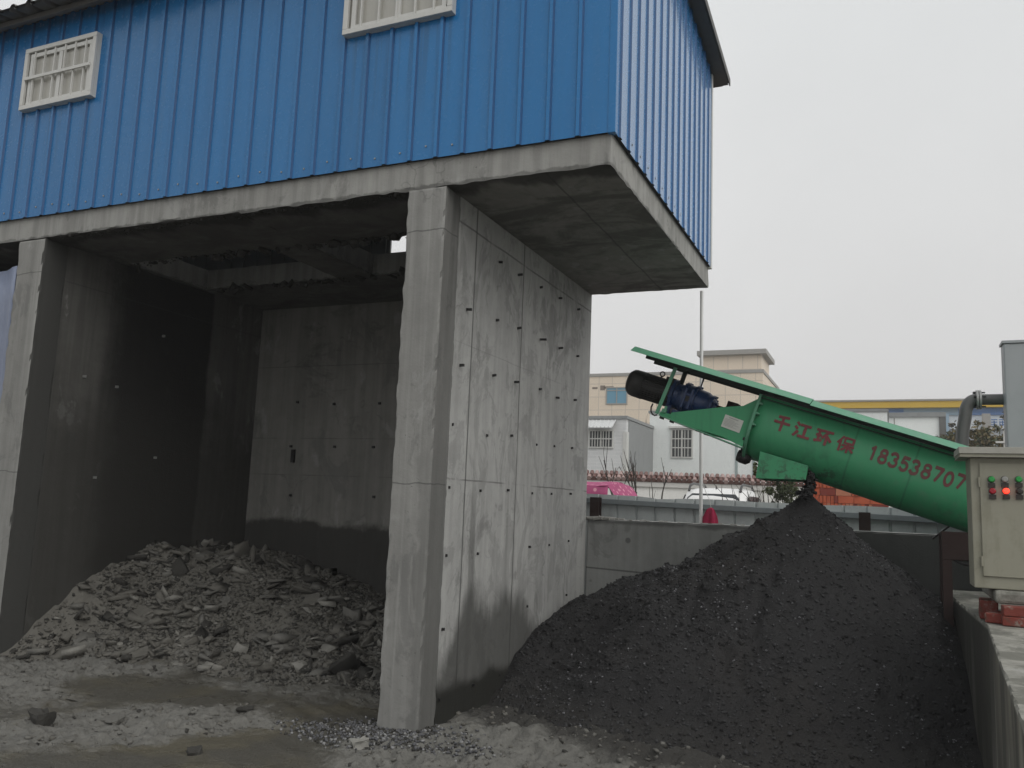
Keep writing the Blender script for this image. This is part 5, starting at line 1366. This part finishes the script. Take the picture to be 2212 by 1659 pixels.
# white cabin before the factory
YK = 42.0
kx1 = float(on(2029, 930, 1, YK)[0]); kzt = float(on(1980, 901, 1, YK)[2])
KB = thing('site_cabin', 'tall white panel cabin with dark roof edge, behind the green conveyor', 'building', (kx1 - 4, YK + 2, GZ0))
build('wall', MB().box(kx1 - 9, kx1, YK, YK + 4, 0, kzt), paint('white_panel', (.8, .825, .81), .6, .04), KB)
build('roof_edge', MB().box(kx1 - 9.1, kx1 + .28, YK - .12, YK + 4.1, kzt + .003, kzt + .2), M_greyside, KB)
build('corner_post', MB().box(kx1 + .003, kx1 + .27, YK - .1, YK + .2, 0, kzt), M_pipe, KB)
xx = float(on(1932, 920, 1, YK)[0]); build('panel_seam', MB().box(xx - .02, xx + .02, YK - .012, YK - .002, 0, kzt - .05), M_conc, KB)
pv = on(1922, 955, 1, YK); build('wall_vent', MB().lathe((pv[0], YK - .002, pv[2]), (0, -1, 0), [(0, .12), (.1, .12), (.11, .05)], 16), M_greyside, KB)

# brick pallet behind the fence
M_obrick = Mat('orange_stacked_brick'); _c = M_obrick
_oc = _c.n('ShaderNodeObjectInfo').outputs['Random']
M_obrick = _c.out(_c.mul((.5, .115, .055), _c.f('ADD', .7, _c.f('MULTIPLY', _c.noise(6, 3), .6))), .85, _c.noise(60, 3), .3, .01)
M_obrick2 = paint('pale_orange_brick', (.5, .2, .12), .85, .15); M_obrick3 = paint('deep_red_brick', (.24, .05, .035), .85, .2)
YK2 = 14.5
bxl = float(on(1738, 1060, 1, YK2)[0]); bxr2 = float(on(1921, 1092, 1, YK2)[0])
bs = MB(); x = bxl
for row in range(16):
    z0 = GZ0 + .02 + row * .118
    x = bxl + (0 if row % 2 else .0); col = 0
    while x < bxr2 - .02:
        long = ((int((x - bxl) / .5) + row) % 3 == 0)
        w_ = .235 if long else .056
        w_ = min(w_, bxr2 - x)
        bs.box(x, x + w_ - .006, YK2 + random.uniform(0, .03), YK2 + .9, z0, z0 + .113, 1 if random.random() < .22 else (2 if random.random() < .2 else 0)); x += w_
o = build('brick_stack', bs, [M_obrick, M_obrick2, M_obrick3], loc=((bxl + bxr2) / 2, YK2, GZ0)); tag(o, 'orange-red stack of bricks behind the fence under the conveyor', 'bricks')

# ------------------------------------------------------------------ plants
M_bark = paint('dark_bark', (.06, .052, .045), .9, .2); M_bark2 = paint('pale_bark', (.2, .15, .12), .9, .2)
M_leafd = paint('dark_olive_leaf', (.045, .06, .022), .6, .35); M_leafo = paint('ochre_leaf', (.13, .1, .035), .6, .35); M_leafg = paint('mid_green_leaf', (.07, .085, .03), .6, .3)
def branchy(mbx, p, d_, L, r, depth, rnd, spread=.5, up=.12):
    pts_ = [np.array(p, float)]; dd = np.array(d_, float); dd /= np.linalg.norm(dd); n_ = 4; tips = []
    for i in range(n_):
        dd = dd + np.array([rnd.gauss(0, .1), rnd.gauss(0, .1), up * .4]); dd /= np.linalg.norm(dd)
        pts_.append(pts_[-1] + dd * L / n_)
    mbx.tube(pts_, [r * (1 - .55 * i / n_) for i in range(n_ + 1)], 6)
    if depth == 0: return [pts_[-1]]
    for k in range(rnd.choice((2, 3))):
        i = rnd.choice((2, 3, 4)); a = rnd.uniform(0, 2 * math.pi)
        nd = dd + spread * np.array([math.cos(a), math.sin(a) * .7, rnd.uniform(-.1, .35)])
        tips += branchy(mbx, pts_[i], nd, L * rnd.uniform(.55, .8), r * .5, depth - 1, rnd, spread, up)
    return tips + [pts_[-1]]
def leafcloud(mbx, pts, n, size, rnd, spread):
    for c in pts:
        for _ in range(n):
            q_ = np.array(c) + np.array([rnd.gauss(0, spread), rnd.gauss(0, spread), rnd.gauss(0, spread * .8)])
            a = np.array([rnd.gauss(0, 1), rnd.gauss(0, 1), rnd.gauss(0, 1)]); a /= np.linalg.norm(a)
            b = np.cross(a, [rnd.gauss(0, 1), rnd.gauss(0, 1), rnd.gauss(0, 1)]); b /= np.linalg.norm(b) + 1e-6
            s_ = size * rnd.uniform(.6, 1.3)
            mbx.add([q_ - a * s_, q_ - b * s_ * .45, q_ + a * s_, q_ + b * s_ * .45], [(0, 1, 2, 3)], 0 if rnd.random() < .6 else 1)
def bare_tree(label, base, stems, L, r, seed, mat, depth=3, spread=.5, group=None):
    rnd = random.Random(seed); t = thing('bare_tree', label, 'tree', tuple(base), group); tm = MB(); bm_ = MB()
    tm.tube([base, np.array(base) + np.array([.02, 0, .3]), np.array(base) + np.array([0, 0, .5])], [r * 1.5, r * 1.2, r * 1.1], 8)
    for k in range(stems):
        a = (k + .5) / stems * math.pi; branchy(bm_, np.array(base) + np.array([0, 0, .42]), (math.cos(a) * .75, rnd.uniform(-.3, .3), 1), L, r, depth, rnd, spread)
    build('trunk', tm, mat, t); build('crown', bm_, mat, t)
b_ = on(1376, 1085, 1, 18.0); bare_tree('small leafless tree with thin grey forked stems, in front of the white wall', (b_[0], 18.0, GZ0), 4, 1.05, .035, 4, M_bark, 2, .4)
b_ = on(1385, 905, 1, 45.0); bare_tree('tall leafless tree with pale stems behind the grey brick house', (b_[0], 45.0, GZ0), 4, 3.3, .09, 9, M_bark2, 3, .35)
def bush(label, px, py, Y, w_, h_, mats, seed, n, size, name='bush', trunk_h=.3, cat='bush'):
    rnd = random.Random(seed); base = on(px, py, 1, Y); zc = float(base[2]); t = thing(name, label, cat, (float(base[0]), Y, GZ0))
    bm_ = MB(); tips = []
    for k in range(6):
        a = rnd.uniform(0, 6.28); tips += branchy(bm_, (float(base[0]) + rnd.uniform(-.05, .05), Y, GZ0), (math.cos(a) * w_ * .5, math.sin(a) * w_ * .5, zc - GZ0), (zc - GZ0) * .5, .022, 2, rnd, .35)
    build('trunk', bm_, M_bark, t)
    pts_ = [(float(base[0]) + rnd.gauss(0, w_ * .4), Y + rnd.gauss(0, w_ * .35), zc + rnd.gauss(0, h_ * .42)) for _ in range(n)]
    lm = MB(); leafcloud(lm, pts_, 34, size, rnd, min(w_, h_) * .11); build('crown', lm, mats, t)
bush('dark olive bush behind the fence just left of the heap tip', 1692, 1058, 13.0, .36, .26, [M_leafd, M_leafg], 3, 42, .03)
bush('brown-green bush beside the grey pipe, before the factory', 2128, 957, 34.0, 1.5, .75, [M_leafo, M_leafd], 5, 80, .085)
bush('thin brownish bush between the white cabin and the pipe', 2058, 960, 36.0, .8, .6, [M_bark, M_leafo], 6, 36, .08)
bush('sparse leafy sapling whose top shows left of the green spout', 1632, 1012, 13.6, .1, .14, [M_leafg, M_leafo], 8, 10, .03, 'sapling', cat='sapling')
rp = on(2171, 955, 1, 30.0)
o = build('railing', MB().box(rp[0] - .25, rp[0] + .9, 30.0, 30.05, rp[2] - .03, rp[2] + .03).box(rp[0] - .03, rp[0] + .03, 30.05, 30.1, GZ0, rp[2] + .35).box(rp[0] + .8, rp[0] + .86, 30.05, 30.1, GZ0, rp[2] + .35), M_white, loc=(rp[0], 30, GZ0)); tag(o, 'white railing beside the bush left of the tank', 'railing')

# ------------------------------------------------------------------ damp air
hz_ = MB().box(-275, 275, -135, 915, -1.3, 34)
hm = bpy.data.materials.new('haze'); hm.use_nodes = True; hm.node_tree.nodes.clear()
pv_ = hm.node_tree.nodes.new('ShaderNodeVolumePrincipled'); ho = hm.node_tree.nodes.new('ShaderNodeOutputMaterial')
pv_.inputs['Color'].default_value = (.93, .94, .95, 1); pv_.inputs['Density'].default_value = .0018
hm.node_tree.links.new(pv_.outputs[0], ho.inputs['Volume'])
o = build('haze', hz_, hm); tag(o, kind='stuff')
